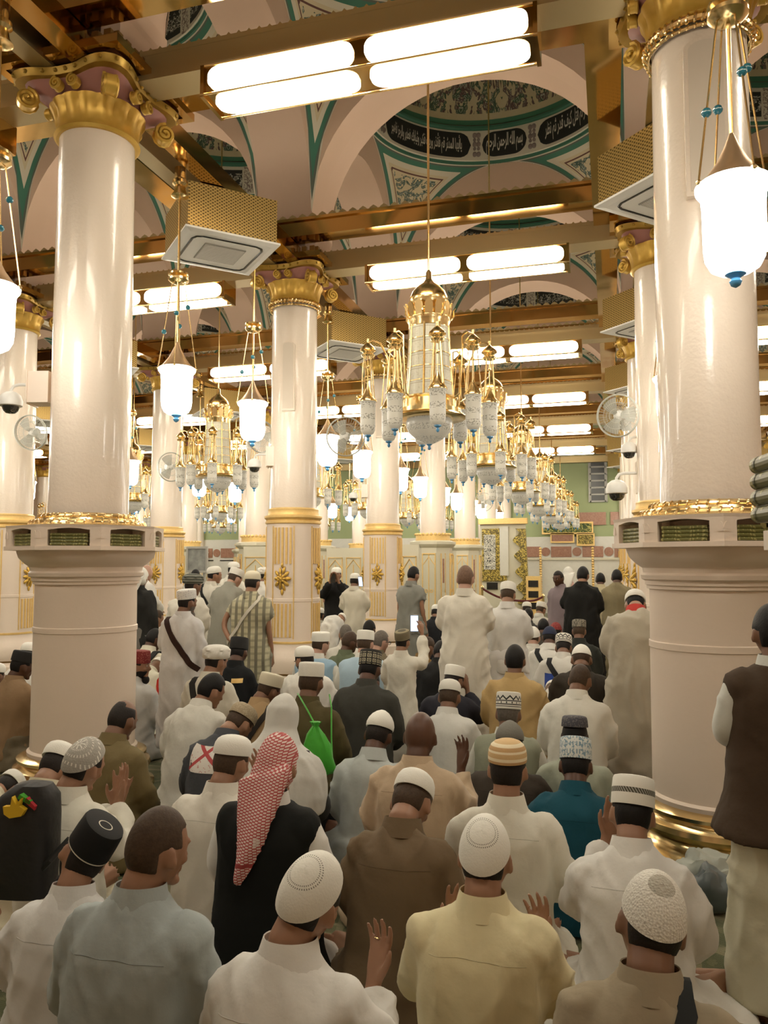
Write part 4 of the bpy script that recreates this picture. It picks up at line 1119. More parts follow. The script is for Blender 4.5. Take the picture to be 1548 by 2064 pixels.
    if cap:
        z0, rg = CAPS[capt]; c = MB(); nn = 40
        def wob(i, j): return 1 + (.05 * math.sin(i * .9 + j * 2.1) if capt == 'turban' else .006 * math.sin(i * .31 + seed))
        if capt == 'skull':
            Rc = Rx(ct); Ri = Rx(-ct); RR = []
            for j in range(15):
                th = math.radians((72 - 73 * max(0, j - 2) / 12.0) if j > 1 else (68, 72)[j]); kk = (.99, 1.06)[j] if j < 2 else 1.10 + .02 * math.sin(PI * (j - 2) / 12) + (.0 if j < 12 else .0)
                row = []
                for i in range(nn):
                    a = 2 * PI * i / nn; v = (Rc @ Vector((math.sin(th) * math.cos(a), math.sin(th) * math.sin(a), math.cos(th))))
                    r_ = 1 / math.sqrt((v.x / HX) ** 2 + (v.y / HY) ** 2 + (v.z / (HZ if v.z > 0 else HZ * .95)) ** 2)
                    row.append(Ri @ (v * (r_ * kk * wob(i, j))))
                RR.append(row)
        else: RR = [[(HX * 1.03 * q * wob(i, j) * math.cos(2 * PI * i / nn), -.002 + HY * 1.02 * q * wob(i, j) * math.sin(2 * PI * i / nn), z0 + z) for i in range(nn)] for j, (q, z) in enumerate(rg)]
        c.rings(RR); o = c.build(capname, capm(cap), root, angle=50); o.matrix_local = H @ Rx(ct)
        if capband: 
            z1, z2, bc = capband; bb = MB(); bb.rings([[(HX * 1.03 * 1.075 * math.cos(2 * PI * i / nn), -.002 + HY * 1.02 * 1.075 * math.sin(2 * PI * i / nn), z0 + z) for i in range(nn)] for z in (z1, z2)], cap=False)
            o = bb.build('cap_band', cloth(bc), root); o.matrix_local = H @ Rx(ct)
    if face:
        for sg in (-1, 1):
            e = MB(); e.ball((sg * .031, .0825, .004), (.011, .008, .0075), 10, 8); e.build('eye', mat('eye white', (.6, .56, .5), rough=.2), root, M=H)
            e = MB(); e.ball((sg * .031, .0905, .004), (.005, .002, .005), 8, 6); e.build('iris', mat('iris', (.02, .012, .008), rough=.15), root, M=H)
            e = MB(); e.ball((sg * .032, .093, .024), (.02, .006, .004), 8, 5); e.build('eyebrow', hairm('dark'), root, M=H)
    if scarf:        # head scarf wound round the head, with a tail down the back
        q = MB(); q.rings(head_sphere(1.12, 30, 22, lambda x_, y_, z_: z_ > -.62 if y_ < .3 else z_ > .25, .95), H)
        q.ball((0, -.035, -.03), (.088, .085, .075), 16, 12, H)
        tl = []
        for i in range(15):
            t = i / 14; c0 = H @ Vector((.0, -.095, -.02)); c1 = B((.03 if scarf != 'white' else 0, back(.03, .44, .05), .44)); c2 = B((-.045, back(-.05, .27, .03), .27))
            c = c0 * (1 - t) ** 2 + c1 * 2 * t * (1 - t) + c2 * t * t; hw = .092 * (1 - t) ** .7 + .016; th = .042 - .024 * t
            tl.append([(c.x + hw * math.cos(a), c.y + th * math.sin(a) + .012 * math.sin(3 * a + t * 5), c.z + .012 * math.sin(2 * a) + hw * .35 * math.cos(a)) for a in [2 * PI * n_ / 24 for n_ in range(24)]])
        q.rings(tl)
        def kef():
            X, Y, Z = coords('Object'); sz = 92.0
            g = mx(fr(Z * sz + .5 * V.m('FLOOR', X * sz * .8)) < .48, fr(X * sz * .8) < .16)
            c = mixc(g, (.74, .60, .55), (.46, .09, .085))
            edge = mx(X - .030 > .035 + (Z - .9) * .0, (X + .030) < -.055); c = mixc((noise(scale=5) > .62) * .6, c, (.74, .70, .64))
            return mixc(band(Z, .60, .615), c, (.34, .05, .05))
        km = mat('red checked cotton', rough=.85, fn=kef, bump=lambda: noise(scale=90), bd=.003, bs=.4) if scarf == 'red' else cloth((.72, .70, .63))
        o = q.build('head_scarf', km, root); remesh(o, .0075, 6, .006, seed + 7, 'hang')
    if shawl:        # cloth over head and shoulders
        q = MB(); q.rings(head_sphere(1.16, 30, 20), H)
        q.rings([[H @ Vector(p) for p in ell(0, -.012, .06, .085, .10, N)], [H @ Vector(p) for p in ell(0, -.022, -.06, .088, .095, N)], ring(.535, .13, .115, -.012, 2.1), ring(.47, .235, .155, -.012, 2.2), ring(.38, .275, .185, -.012, 2.2), ring(.27, .285, .2, -.01, 2.2), ring(.18, .27, .195, -.01, 2.2)])
        o = q.build('shawl', cloth(shawl), root); remesh(o, vox_r, 3, .014, seed + 9, 'hang')
    root['_d'] = d
    return root, H, B, jn, s
W1, W2, CREAM, YEL = (.74, .72, .67), (.66, .65, .62), (.68, .62, .46), (.70, .62, .38)
GBLU, BRN, TEAL, TAUP = (.36, .40, .39), (.20, .145, .085), (.008, .065, .095), (.30, .245, .165)
PEOPLE = {}
D_OVR = {'A': 2.91, 'B': 2.42, 'C': 2.23, 'D': 2.6, 'E': 2.12, 'F': 3.15, 'G': 3.3, 'H': 3.35, 'I': 3.48, 'J': 3.2, 'K': 4.15, 'L': 3.88, 'M': 3.73, 'N': 4.22, 'O': 4.91, 'P': 5.7, 'Q': 5.12, 'R': 6.24, 'S': 4.55, 'T': 5.28, 'U': 5.93, 'V': 4.85, 'W': 4.03, 'X': 5.99, 'Y': 6.34, 'Z': 6.42, 'AA': 5.34, 'AB': 4.64, 'AC': 5.77, 'AD': 4.79, 'AE': 6.21, 'AF': 7.4, 'AG': 7.74, 'AH': 6.94, 'AI': 8.15, 'AJ': 7.19, 'AK': 9.24, 'AM': 11.11, 'AN': 8.8, 'AO': 8.32, 'AP': 6.52, 'AQ': 7.43, 'AR': 7.15, 'AS': 8.11, 'AT': 8.88, 'AU': 7.73, 'AV': 8.45, 'AW': 10.33, 'AW2': 9.58, 'AX': 11.55, 'AY': 12.67, 'AZ': 12.03, 'BA': 11.18, 'BB': 12.6, 'BC': 8.43, 'BD': 11.1, 'BE': 10.2, 'BF': 13.04, 'BG': 11.83, 'BH': 12.01, 'BI': 14.18, 'BJ': 11.71, 'BK': 10.61, 'BL': 12.55, 'BM': 12.66, 'BN': 11.53, 'BO': 9.37, 'BP': 8.71, 'BQ': 11.0, 'BR': 7.97, 'BS': 9.45, 'BT': 6.61, 'BU': 10.25, 'BV': 13.48, 'BW': 14.15, 'BX': 6.87, 'BZ': 7.58, 'CA': 6.99, 'CB': 8.06, 'CC': 8.9, 'CD': 6.99, 'CE': 7.39, 'CF': 8.34, 'CG': 4.67, 'CH': 13.16, 'CI': 12.61}
def pp(key, *a, **k):
    k['d'] = D_OVR[key]; PEOPLE[key] = person(*a, **k); return PEOPLE[key]
# ---- front rows
pp('A', 200, 1647, 104, 'kneel', 'man in white shirt and black velvet cap with white ring, head tilted, at lower left', W2, 'blackring', 'tall', ct=.35, hair='dark', sk=1, beard='black', lean=.2, nod=.28, turn=.55, tilt=.6, wid=1.12, rz=.15, d=2.75)
pp('B', 322, 1625, 113, 'kneel', 'man with cropped brown hair in pale grey-blue shirt, no cap', GBLU, None, hair='buzz', thick=1.03, sk=1, lean=.14, nod=.06, turn=-.42, wid=1.14, rz=.05, d=2.3)
pp('C', 640, 1718, 120, 'kneel', 'man in white shirt and white skullcap raising a hand with a ring, front row', W1, 'dots', 'skull', ct=.75, hair='dark', sk=1, arms=('dua', 'wide'), lean=.16, nod=.12, turn=-.25, tilt=.2, wid=1.12, d=2.08)
pp('D', 978, 1642, 113, 'kneel', 'man in pale yellow shirt and white skullcap with both palms raised', YEL, 'dots', 'skull', ct=.72, hair='dark', sk=1, arms=('dua', 'dua'), lean=.10, nod=.10, wid=1.12, d=2.33)
pp('E', 1322, 1757, 135, 'sit', 'man in taupe shirt with dark shoulder strap and white knitted cap', TAUP, 'knit', 'skull', ct=.6, hair='dark', sk=2, lean=.22, nod=.16, tilt=.2, turn=.1, wid=1.1, strap=(1, (.02, .022, .022), .045, .075), d=1.93)
pp('F', 1556, 1215, 100, 'stand', 'standing man in dark brown waistcoat over white sleeves and pale robe beside the right column', (.62, .63, .58), None, hair='black', thick=1.07, sk=2, arms=('fold', 'fold'), vest=(.062, .040, .024), bottom=(.60, .58, .44), d=2.75, wid=1.06, lean=.02, nod=.0, rz=.12)
pp('G', 560, 1482, 92, 'kneel', 'man in black waistcoat with red checked head scarf hanging down his back', W1, None, hair=None, sk=1, scarf='red', vest=(.006, .007, .006), lean=.08, nod=.1, d=3.0, wid=1.08, turn=-.1)
pp('H', 835, 1556, 79, 'sit', 'man in plain brown shirt and white cap, head bowed', (.165, .115, .066), 'white', 'kufi', ct=.1, hair='buzz', sk=1, lean=.25, nod=.62, turn=-.12, d=3.1, wid=1.1, arms='fold')
pp('I', 1023, 1488, 75, 'kneel', 'man in white shirt and tan striped cap, upright', (.70, .67, .57), 'tanstripe', 'kufi', ct=.02, hair='dark', sk=1, lean=.06, nod=.02, d=3.4, wid=1.1)
pp('J', 1275, 1565, 83, 'sit', 'man in white shirt and white cap with a dark woven stripe, hand at his face', W1, 'stripe', 'tall', ct=.06, hair='black', sk=1, lean=.26, nod=.22, tilt=.07, arms=('face', 'lap'), d=2.95, wid=1.14)
pp('K', 1160, 1486, 68, 'sit', 'man in dark teal shirt and pale blue patterned cap', TEAL, 'paleblue', 'tall', ct=.05, hair='black', sk=3, lean=.36, nod=.10, d=3.75, wid=1.12)
pp('L', 470, 1481, 72, 'kneel', 'man in white shirt and plain white cap behind the scarfed man', (.71, .67, .58), 'white', 'kufi', ct=.06, hair='none' and 'buzz', sk=1, lean=.16, nod=.18, turn=-.2, arms=('lap', 'face'), d=3.45, wid=1.16)
pp('M', 178, 1487, 76, 'kneel', 'man in white shirt and silver crochet cap with open hands raised', (.70, .67, .57), 'crochet', 'skull', ct=.65, hair='dark', sk=1, arms=('cross', 'up2'), lean=.18, nod=.12, turn=-.2, tilt=.15, d=3.35, wid=1.06, curl=.12)
pp('N', 120, 1499, 62, 'kneel', 'boy in white cap and cream robe beside the silver cap man', (.55, .50, .36), 'white', 'kufi', ct=.1, hair='dark', sk=1, lean=.35, nod=.5, turn=.0, side=-.1, d=3.75, wid=1.0)
pp('O', 250, 1411, 56, 'sit', 'balding man in brown robe seated by the left column', (.165, .125, .055), None, hair='bald', sk=2, lean=.3, nod=.18, turn=-.1, d=4.35, wid=1.12)
pp('P', 430, 1356, 43, 'kneel', 'man with black hair in plain white robe seen over the fallen scarf', (.70, .68, .60), None, hair='black', thick=1.08, sk=1, lean=.45, nod=.1, turn=-.5, d=5.3, wid=1.1)
pp('Q', 490, 1422, 50, 'sit', 'man in dark grey jacket with red and white scarf on his shoulders', (.07, .075, .085), 'mesh', 'kufi', ct=.2, hair='brown', sk=1, lean=.42, nod=.55, turn=-.3, d=4.45, wid=1.08, side=.08)
pp('R', 550, 1358, 43, 'kneel', 'man in tan robe with dark strap and cream ribbed cap', (.40, .27, .14), 'cream', 'flat', ct=.3, hair='brown', sk=2, lean=.3, nod=.3, turn=-.4, tilt=.12, d=5.6, strap=(1, (.03, .025, .02), .04))
pp('S', 573, 1403, 64, 'kneel', 'person wrapped in white hooded shawl in front of the olive jacket', (.05, .05, .05), None, hair=None, sk=1, shawl=(.60, .59, .54), lean=.16, nod=.12, d=3.95, wid=1.08, collar=False)
pp('T', 628, 1334, 43, 'kneel', 'man in olive jacket and black trousers with white cap, green bag on his back', (.095, .075, .03), 'white', 'flat', ct=.02, hair='brown', sk=2, lean=.16, nod=.05, d=5.1, wid=1.12, bottom=(.012, .012, .012))
pp('U', 748, 1311, 47, 'sit', 'man in dark grey robe and black cap with gold squares', (.055, .055, .046), 'checkdark', 'tall', ct=.15, hair='black', sk=3, lean=.25, nod=.25, d=5.0, wid=1.16)
pp('V', 770, 1431, 53, 'sit', 'man in pale grey-blue robe and creased white cap', (.44, .47, .45), 'white', 'peak', ct=.05, hair='dark', sk=3, lean=.3, nod=.25, d=4.6, wid=1.02, tilt=.1)
pp('W', 848, 1433, 51, 'sit', 'bald dark-skinned man in beige shirt raising one hand', (.50, .38, .255), None, hair=None, sk=3, lean=.18, nod=.08, arms=('lap', 'up'), d=4.3, wid=1.14)
pp('X', 907, 1369, 44, 'kneel', 'man in white shirt and white cap behind the bald beige man', (.66, .65, .60), 'white', 'kufi', ct=.02, hair='none' and 'buzz', sk=2, lean=.3, nod=.15, d=5.3, wid=1.14)
pp('Y', 812, 1270, 41, 'stand', 'boy standing in white robe and ribbed cap holding up a phone', (.70, .67, .57), 'ribbed', 'flat', ct=.3, hair='dark', sk=1, lean=.0, nod=.1, turn=-.2, arms=('fold', 'phone'), d=6.1, wid=.95)
pp('Z', 1038, 1298, 41, 'kneel', 'man with black hair in plain tan shirt, upright', (.46, .32, .14), None, hair='black', thick=1.08, sk=2, lean=.05, nod=.0, d=5.6, wid=1.14)
pp('AA', 1025, 1394, 46, 'sit', 'man in grey-green waistcoat, white sleeves and white and black zigzag cap', (.62, .61, .54), 'diamond', 'tall', ct=.0, hair='grey', sk=2, lean=.2, nod=.05, d=4.9, wid=1.12, vest=(.29, .30, .22))
pp('AB', 1028, 1452, 56, 'sit', 'man in dark brown jacket and grey knitted cap behind the tan striped cap', (.045, .035, .026), 'greyknit', 'peak', ct=.1, hair='dark', sk=2, lean=.25, nod=.2, d=4.2, wid=1.2)
pp('AC', 1170, 1338, 40, 'sit', 'balding man in white shirt, head bent, beside the tall standing robe', (.70, .68, .60), None, hair='buzz', thick=1.02, sk=2, lean=.3, nod=.25, turn=-.25, d=5.6, wid=1.12)
pp('AD', 1158, 1442, 44, 'sit', 'dark-skinned man in pale green robe and navy cap', (.36, .38, .29), 'navyband', 'low', ct=.1, hair='black', sk=4, lean=.22, nod=.1, d=4.6, wid=1.05, bottom=(.012, .012, .014))
pp('AE', 1280, 1194, 50, 'stand', 'man standing bent in long beige robe behind the right column', (.46, .42, .33), 'white', 'kufi', ct=.35, hair='black', sk=1, lean=.5, nod=.65, collar_c=(.5, .05, .04), d=5.75, wid=1.2, arms='fold')
pp('AF', 938, 1139, 37, 'stand', 'tall bald man standing in long white robe', (.68, .64, .54), None, hair='sandy', sk=0, lean=.03, nod=.0, d=6.9, wid=1.14, arms='fold')
pp('AG', 1024, 1175, 33, 'stand', 'standing man in white tunic and white flat cap beside the tall robe', (.66, .64, .60), 'white', 'flat', ct=.0, hair='none' and 'buzz', sk=1, lean=.1, nod=.3, d=7.3, wid=1.1, arms='fold', bottom=(.68, .66, .64))
pp('AH', 378, 1187, 40, 'stand', 'bearded man standing in white robe with dark strap and white lace cap', (.66, .65, .64), 'lace', 'flat', ct=.2, hair='dark', sk=2, beard='grey', lean=.04, nod=.08, turn=-.35, d=6.9, wid=1.14, arms=('fold', 'down'), strap=(-1, (.04, .02, .015), .055), robe_hem=.2)
pp('AI', 510, 1150, 30, 'stand', 'man standing in checked olive and cream robe with white strap', (.50, .46, .30), 'cream', 'kufi', ct=.0, hair='dark', sk=1, lean=.03, nod=.05, d=8.1, wid=1.2, arms=('hips', 'down'), ckind='check', short=True, strap=(1, (.62, .58, .48), .03))
pp('AJ', 281, 1310, 36, 'kneel', 'man in dark red cap and pale robe in profile by the left column', (.60, .60, .58), 'red', 'tall', ct=.0, hair='dark', sk=1, beard='black', lean=.05, nod=.0, turn=-1.25, d=7.0, wid=1.05, face=True, capname='fez')
pp('AK', 284, 1144, 32, 'stand', 'man standing in black coat and white head scarf behind the left column', (.02, .02, .018), None, hair=None, sk=1, scarf='white', lean=.03, nod=.1, d=9.0, wid=1.1, bottom=(.16, .15, .13), arms='down')
pp('AM', 317, 1229, 25, 'kneel', 'man with brown hair in white shirt beside the black coat', W1, None, hair='brown', sk=1, lean=.25, nod=.1, turn=-.6, d=9.6)
pp('AN', 313, 1266, 25, 'kneel', 'dark-skinned man in cream shirt with black strap', (.66, .62, .50), None, hair='black', sk=3, lean=.3, nod=.1, turn=-.3, d=8.3, strap=(1, (.02, .02, .02), .06), wid=1.1)
pp('AO', 318, 1330, 28, 'sit', 'person in cream robe bowed low behind the red cap', (.64, .61, .48), 'white', 'kufi', hair=None, sk=2, lean=.9, nod=.6, d=7.7, wid=1.05)
pp('AP', 440, 1299, 34, 'kneel', 'man in white robe with wound white turban and dark strap', (.66, .63, .53), 'white', 'turban', ct=.2, hair='dark', sk=1, lean=.15, nod=.15, turn=-.3, d=7.0, strap=(-1, (.02, .018, .015), .05), capname='turban')
pp('AQ', 484, 1285, 28, 'kneel', 'man in black jacket with a blue and gold shoulder patch and black cap', (.010, .011, .012), 'black', 'tall', ct=.2, hair='black', sk=3, lean=.18, nod=.3, turn=.1, d=7.7, wid=.95)
pp('AR', 612, 1302, 41, 'kneel', 'bearded man in white robe and white cap looking left', (.70, .68, .61), 'white', 'kufi', ct=.35, hair='dark', sk=1, beard='black', lean=.3, nod=.2, turn=.95, d=6.2, wid=1.25, face=True)
pp('AS', 648, 1273, 33, 'kneel', 'man in light blue waistcoat and white flat cap nearest the column', (.68, .66, .58), 'white', 'flat', ct=.15, hair='brown', sk=0, lean=.12, nod=.1, turn=-.4, d=7.3, wid=1.1, vest=(.30, .44, .55))
pp('AT', 707, 1272, 24, 'kneel', 'dark-skinned man in grey-green shirt between two blue waistcoats', (.13, .15, .09), None, hair='brown', sk=3, lean=.1, d=8.2, turn=-.6)
pp('AU', 737, 1270, 33, 'kneel', 'man in light blue waistcoat with dark lettering and white cap', (.68, .66, .58), 'white', 'flat', ct=.02, hair='none' and 'buzz', sk=0, lean=.14, nod=.08, d=7.1, wid=1.2, vest=(.36, .48, .56))
pp('AV', 769, 1270, 27, 'kneel', 'man with greying hair and spectacles in brown shirt', (.16, .13, .08), None, hair='grey', sk=0, lean=.1, turn=-.5, d=8.0)
pp('AW', 745, 1249, 22, 'kneel', 'black-haired man in dark shirt before the rosette column', (.03, .03, .03), None, hair='black', thick=1.08, sk=3, lean=.1, d=10.0)
pp('AW2', 697, 1258, 23, 'kneel', 'grey-haired man in cream robe beyond the blue waistcoats', (.66, .63, .55), None, hair='grey', sk=1, lean=.2, d=9.2, turn=.3)
pp('AX', 688, 1238, 26, 'bow', 'worshipper in white robe bowing from the waist', (.70, .69, .64), 'white', 'kufi', hair=None, sk=1, lean=1.5, nod=.0, d=10.2, wid=1.1, rz=-.2, arms='down')
pp('AY', 678, 1143, 20, 'stand', 'man in black coat facing back, holding a phone to his face', (.012, .012, .012), 'white', 'kufi', ct=.1, hair='dark', sk=1, lean=.02, nod=.05, rz=PI + .2, d=12.2, wid=1.1, arms='camera', face=True)
pp('AZ', 716, 1155, 20, 'stand', 'man in cream robe and white cap standing beside the black coat', (.62, .58, .47), 'white', 'kufi', ct=.1, hair='dark', sk=2, lean=.05, nod=.15, d=12.2, arms='fold', wid=1.05)
pp('BA', 834, 1141, 21, 'stand', 'man in grey short-sleeved tunic walking past the rosette column', (.24, .24, .21), None, hair='black', thick=1.06, sk=1, lean=.02, d=11.3, wid=1.1, rz=-.4, arms='down', short=True, bottom=(.22, .22, .19))
pp('BB', 880, 1219, 22, 'kneel', 'man in black jacket and white cap beyond the boy with the phone', (.012, .013, .016), 'white', 'kufi', hair='black', sk=2, lean=.2, nod=.3, d=10.2, wid=1.2)
pp('BC', 392, 1156, 33, 'stand', 'man in white robe and grey striped turban behind the lace cap', (.66, .63, .54), 'turbangrey', 'turban', ct=.2, hair='dark', sk=2, lean=.1, nod=.15, turn=-.4, d=8.3, wid=1.1, arms='fold', capname='turban')
pp('BD', 434, 1141, 23, 'stand', 'young man in white robe with thin black strap and white cap', (.68, .65, .56), 'white', 'kufi', ct=.3, hair='dark', sk=1, lean=.02, turn=-.8, d=11.0, strap=(-1, (.02, .02, .02), .04), arms='fold')
pp('BE', 477, 1147, 26, 'stand', 'man in grey tunic and white cap in front of the ivory cabinet', (.30, .29, .24), 'white', 'flat', ct=.1, hair='buzz', sk=0, lean=.4, nod=.2, d=10.2, turn=-.4, wid=1.1)
pp('BF', 472, 1132, 20, 'stand', 'man in white robe and white cap, farther off at the cabinet', (.70, .67, .58), 'white', 'kufi', ct=.15, hair='dark', sk=2, lean=.0, d=13.0, turn=-.4)
pp('BG', 533, 1143, 22, 'stand', 'man in white robe with white turban half behind the rosette column', (.70, .68, .62), 'white', 'turban', hair='black', sk=2, lean=.05, d=12.0, capname='turban')
pp('BH', 296, 1138, 22, 'stand', 'pink-faced man in white robe between two columns', (.70, .68, .63), None, hair=None, sk=0, lean=.05, d=12.0, turn=-.6)
pp('BI', 395, 1147, 18, 'stand', 'black-haired man in white robe far down the aisle', (.70, .67, .6), None, hair='black', sk=2, d=14.5)
pp('BJ', 1125, 1150, 18, 'stand', 'boy in lilac robe standing turned back beside the black coat', (.24, .19, .20), None, hair='dark', sk=3, lean=.0, rz=2.6, d=11.3, arms='down', wid=.95, face=True)
pp('BK', 1175, 1141, 24, 'stand', 'man standing in long black coat in the far aisle', (.010, .010, .009), None, hair='black', thick=1.08, sk=1, lean=.08, d=9.6, wid=1.3, rz=-.15, arms='fold')
pp('BL', 1145, 1143, 20, 'stand', 'man in white head scarf beyond the black coat', (.55, .33, .28), None, hair=None, scarf='white', sk=2, d=12.5, arms='fold')
pp('BM', 1210, 1154, 18, 'stand', 'short man in cream shirt between the black coat and the tan robe', (.50, .44, .28), None, hair='black', thick=1.06, sk=3, d=12.6, arms='fold')
pp('BN', 1243, 1147, 19, 'stand', 'man in olive tan robe beside the right-hand column row', (.24, .20, .115), None, hair='black', thick=1.06, sk=3, d=11.6, wid=1.15, arms='fold')
pp('BO', 1075, 1263, 29, 'kneel', 'man in white robe with black strap and white skullcap', (.68, .65, .57), 'white', 'skull', ct=.6, hair='buzz', sk=0, lean=.2, nod=.2, d=7.9, strap=(1, (.02, .02, .02), .05), wid=1.1)
pp('BP', 1108, 1262, 25, 'kneel', 'person in navy head cap and white robe with black strap', (.66, .64, .58), 'navy', 'skull', ct=.3, hair='black', sk=3, lean=.3, nod=.25, d=8.4, strap=(-1, (.02, .02, .02), .05), wid=1.1)
pp('BQ', 1095, 1246, 21, 'kneel', 'dark-haired man in brown shirt left of the lilac robe', (.07, .06, .045), None, hair='black', thick=1.06, sk=3, lean=.2, d=9.6)
pp('BR', 1136, 1281, 28, 'kneel', 'man in white jacket with blue emblem and white embroidered cap', (.66, .64, .58), 'diamond', 'flat', ct=.2, hair='dark', sk=2, lean=.35, nod=.4, d=7.6, wid=1.15, strap=(-1, (.02, .02, .02), .05))
pp('BS', 1167, 1249, 27, 'kneel', 'man in charcoal shirt and grey patterned cap', (.03, .033, .028), 'greypat', 'flat', ct=.0, hair='buzz', sk=2, lean=.1, d=8.6, wid=1.1)
pp('BT', 1172, 1299, 31, 'kneel', 'man in dark jacket and round white skullcap', (.035, .028, .02), 'white', 'skull', ct=.35, hair='brown', sk=2, lean=.35, nod=.4, d=7.0, wid=1.1)
pp('BU', 1120, 1254, 19, 'kneel', 'person in maroon cap and white robe', (.66, .64, .57), 'red', 'skull', ct=.3, hair='black', sk=2, lean=.3, d=9.2)
pp('BV', 1092, 1214, 19, 'kneel', 'man in white robe and white cap near the gilded screen', (.68, .66, .58), 'white', 'flat', ct=.1, hair='buzz', sk=1, lean=.3, nod=.2, d=12.0, turn=-.4)
pp('BW', 1062, 1213, 17, 'kneel', 'worshipper in white beyond the white flat cap', (.68, .66, .58), 'white', 'kufi', hair='dark', sk=1, lean=.3, d=13.5)
pp('BX', 918, 1342, 34, 'kneel', 'dark-skinned man in navy jacket and white cap with hand at his ear', (.022, .022, .03), 'white', 'flat', ct=.25, hair='dark', sk=2, lean=.25, nod=.35, turn=-.3, d=6.3, wid=1.15, arms=('fold', 'ear'))
pp('BZ', 1115, 1376, 36, 'sit', 'worshipper in white bowed low beside the balding man', (.66, .64, .57), 'white', 'kufi', hair=None, sk=2, lean=1.05, nod=.5, d=6.6, wid=1.1)
pp('CA', 748, 1352, 40, 'sit', 'person in maroon shirt hidden behind the gold-square cap', (.095, .018, .018), None, hair='black', sk=3, lean=.6, nod=.4, d=5.75, wid=1.25)
pp('CB', 890, 1290, 28, 'kneel', 'person in black shirt beside the boy with the phone', (.014, .014, .014), None, hair='black', sk=3, lean=.3, nod=.3, d=7.5, wid=1.1)
pp('CC', 862, 1283, 26, 'kneel', 'person in ochre shirt behind the raised phone', (.20, .12, .04), None, hair='brown', sk=2, lean=.3, nod=.2, d=8.2, turn=-.5)
pp('CD', 50, 1312, 38, 'sit', 'man in tan jacket with black cap behind the left column', (.29, .19, .105), 'black', 'flat', ct=.0, hair='black', sk=3, lean=.2, nod=.1, turn=-.5, d=6.9, wid=1.15, bottom=(.17, .14, .09))
pp('CE', -8, 1335, 40, 'sit', 'person in white robe at the left edge beside the tan jacket', W1, 'white', 'kufi', hair='dark', sk=2, lean=.2, d=6.6, wid=1.1)
pp('CF', 62, 1295, 30, 'kneel', 'man in white beyond the black cap at the left', W1, 'white', 'kufi', ct=.2, hair='dark', sk=2, lean=.3, nod=.2, d=8.5)
pp('CG', 20, 1560, 60, 'sit', 'person in cream robe bowed at the left edge behind the black backpack', (.60, .55, .40), 'white', 'kufi', hair='dark', sk=1, lean=1.2, nod=.4, d=3.7, wid=1.05)
pp('CH', 645, 1225, 18, 'kneel', 'person in white cap half hidden by the rosette column', (.6, .58, .5), 'white', 'kufi', hair='dark', sk=2, d=12.0, lean=.2)
pp('CI', 1065, 1225, 16, 'kneel', 'person in dark shirt far along the right of the aisle', (.05, .05, .045), None, hair='black', sk=3, d=13.0, lean=.2)
# ------------------------------------------------------------------ the writing round the dome
JOIN_BOTH = {'ب': 0xfe8f, 'ت': 0xfe95, 'ث': 0xfe99, 'ج': 0xfe9d, 'ح': 0xfea1, 'خ': 0xfea5, 'س': 0xfeb1, 'ش': 0xfeb5, 'ص': 0xfeb9, 'ض': 0xfebd, 'ط': 0xfec1, 'ظ': 0xfec5, 'ع': 0xfec9, 'غ': 0xfecd,
             'ف': 0xfed1, 'ق': 0xfed5, 'ك': 0xfed9, 'ل': 0xfedd, 'م': 0xfee1, 'ن': 0xfee5, 'ه': 0xfee9, 'ي': 0xfef1}
JOIN_R = {'ا': 0xfe8d, 'أ': 0xfe83, 'إ': 0xfe87, 'د': 0xfea9, 'ذ': 0xfeab, 'ر': 0xfead, 'ز': 0xfeaf, 'و': 0xfeed, 'ة': 0xfe93}
def shape_ar(t):
    out = []
    for wd in t.split(' '):
        g = []; prev = False; i = 0
        while i < len(wd):
            c = wd[i]
            if c == 'ل' and i + 1 < len(wd) and wd[i + 1] == 'ا':
                g.append(chr(0xfefb + (1 if prev else 0))); prev = False; i += 2; continue
            nxt = i + 1 < len(wd)
            if c in JOIN_BOTH: g.append(chr(JOIN_BOTH[c] + ((3 if nxt else 1) if prev else (2 if nxt else 0)))); prev = nxt
            else: g.append(chr(JOIN_R[c] + (1 if prev else 0))); prev = False
            i += 1
        out.append(''.join(reversed(g)))
    return ' '.join(reversed(out))
def text_mesh(body, ext=.0):
    c = bpy.data.curves.new('t', 'FONT'); c.body = body; c.resolution_u = 2; c.extrude = ext; c.offset = .018
    o = bpy.data.objects.new('t', c); COL.objects.link(o); bpy.context.view_layer.update()
    me = bpy.data.meshes.new_from_object(o.evaluated_get(bpy.context.evaluated_depsgraph_get()))
    bpy.data.objects.remove(o); bpy.data.curves.remove(c)
    v = np.empty(len(me.vertices) * 3); me.vertices.foreach_get('co', v)
    return me, v.reshape(-1, 3)
M_INK = mat('cream lettering', (.62, .59, .50), rough=.6)
def ring_text(body, a_right, a_left, zlo, zhi, hx, hy, parent, k=.962):
    """lettering on the inside of the ring; a_right is the angle of the line's right end as seen from inside"""
    me, v = text_mesh(shape_ar(body)); x0, x1, y0, y1 = v[:, 0].min(), v[:, 0].max(), v[:, 1].min(), v[:, 1].max()
    u = (v[:, 0] - x0) / (x1 - x0); a = a_left + (a_right - a_left) * u; z = zlo + (zhi - zlo) * (v[:, 1] - y0) / (y1 - y0)
    v2 = np.stack([hx * k * np.cos(a), hy * k * np.sin(a), VZ + z], 1); me.vertices.foreach_set('co', v2.ravel()); me.update()
    me.materials.clear(); me.materials.append(M_INK); o = bpy.data.objects.new('inscription', me); COL.objects.link(o); o.parent = parent
hx, hy = (RX[1] - RX[2]) / 2 - HW, 2.1 - HW
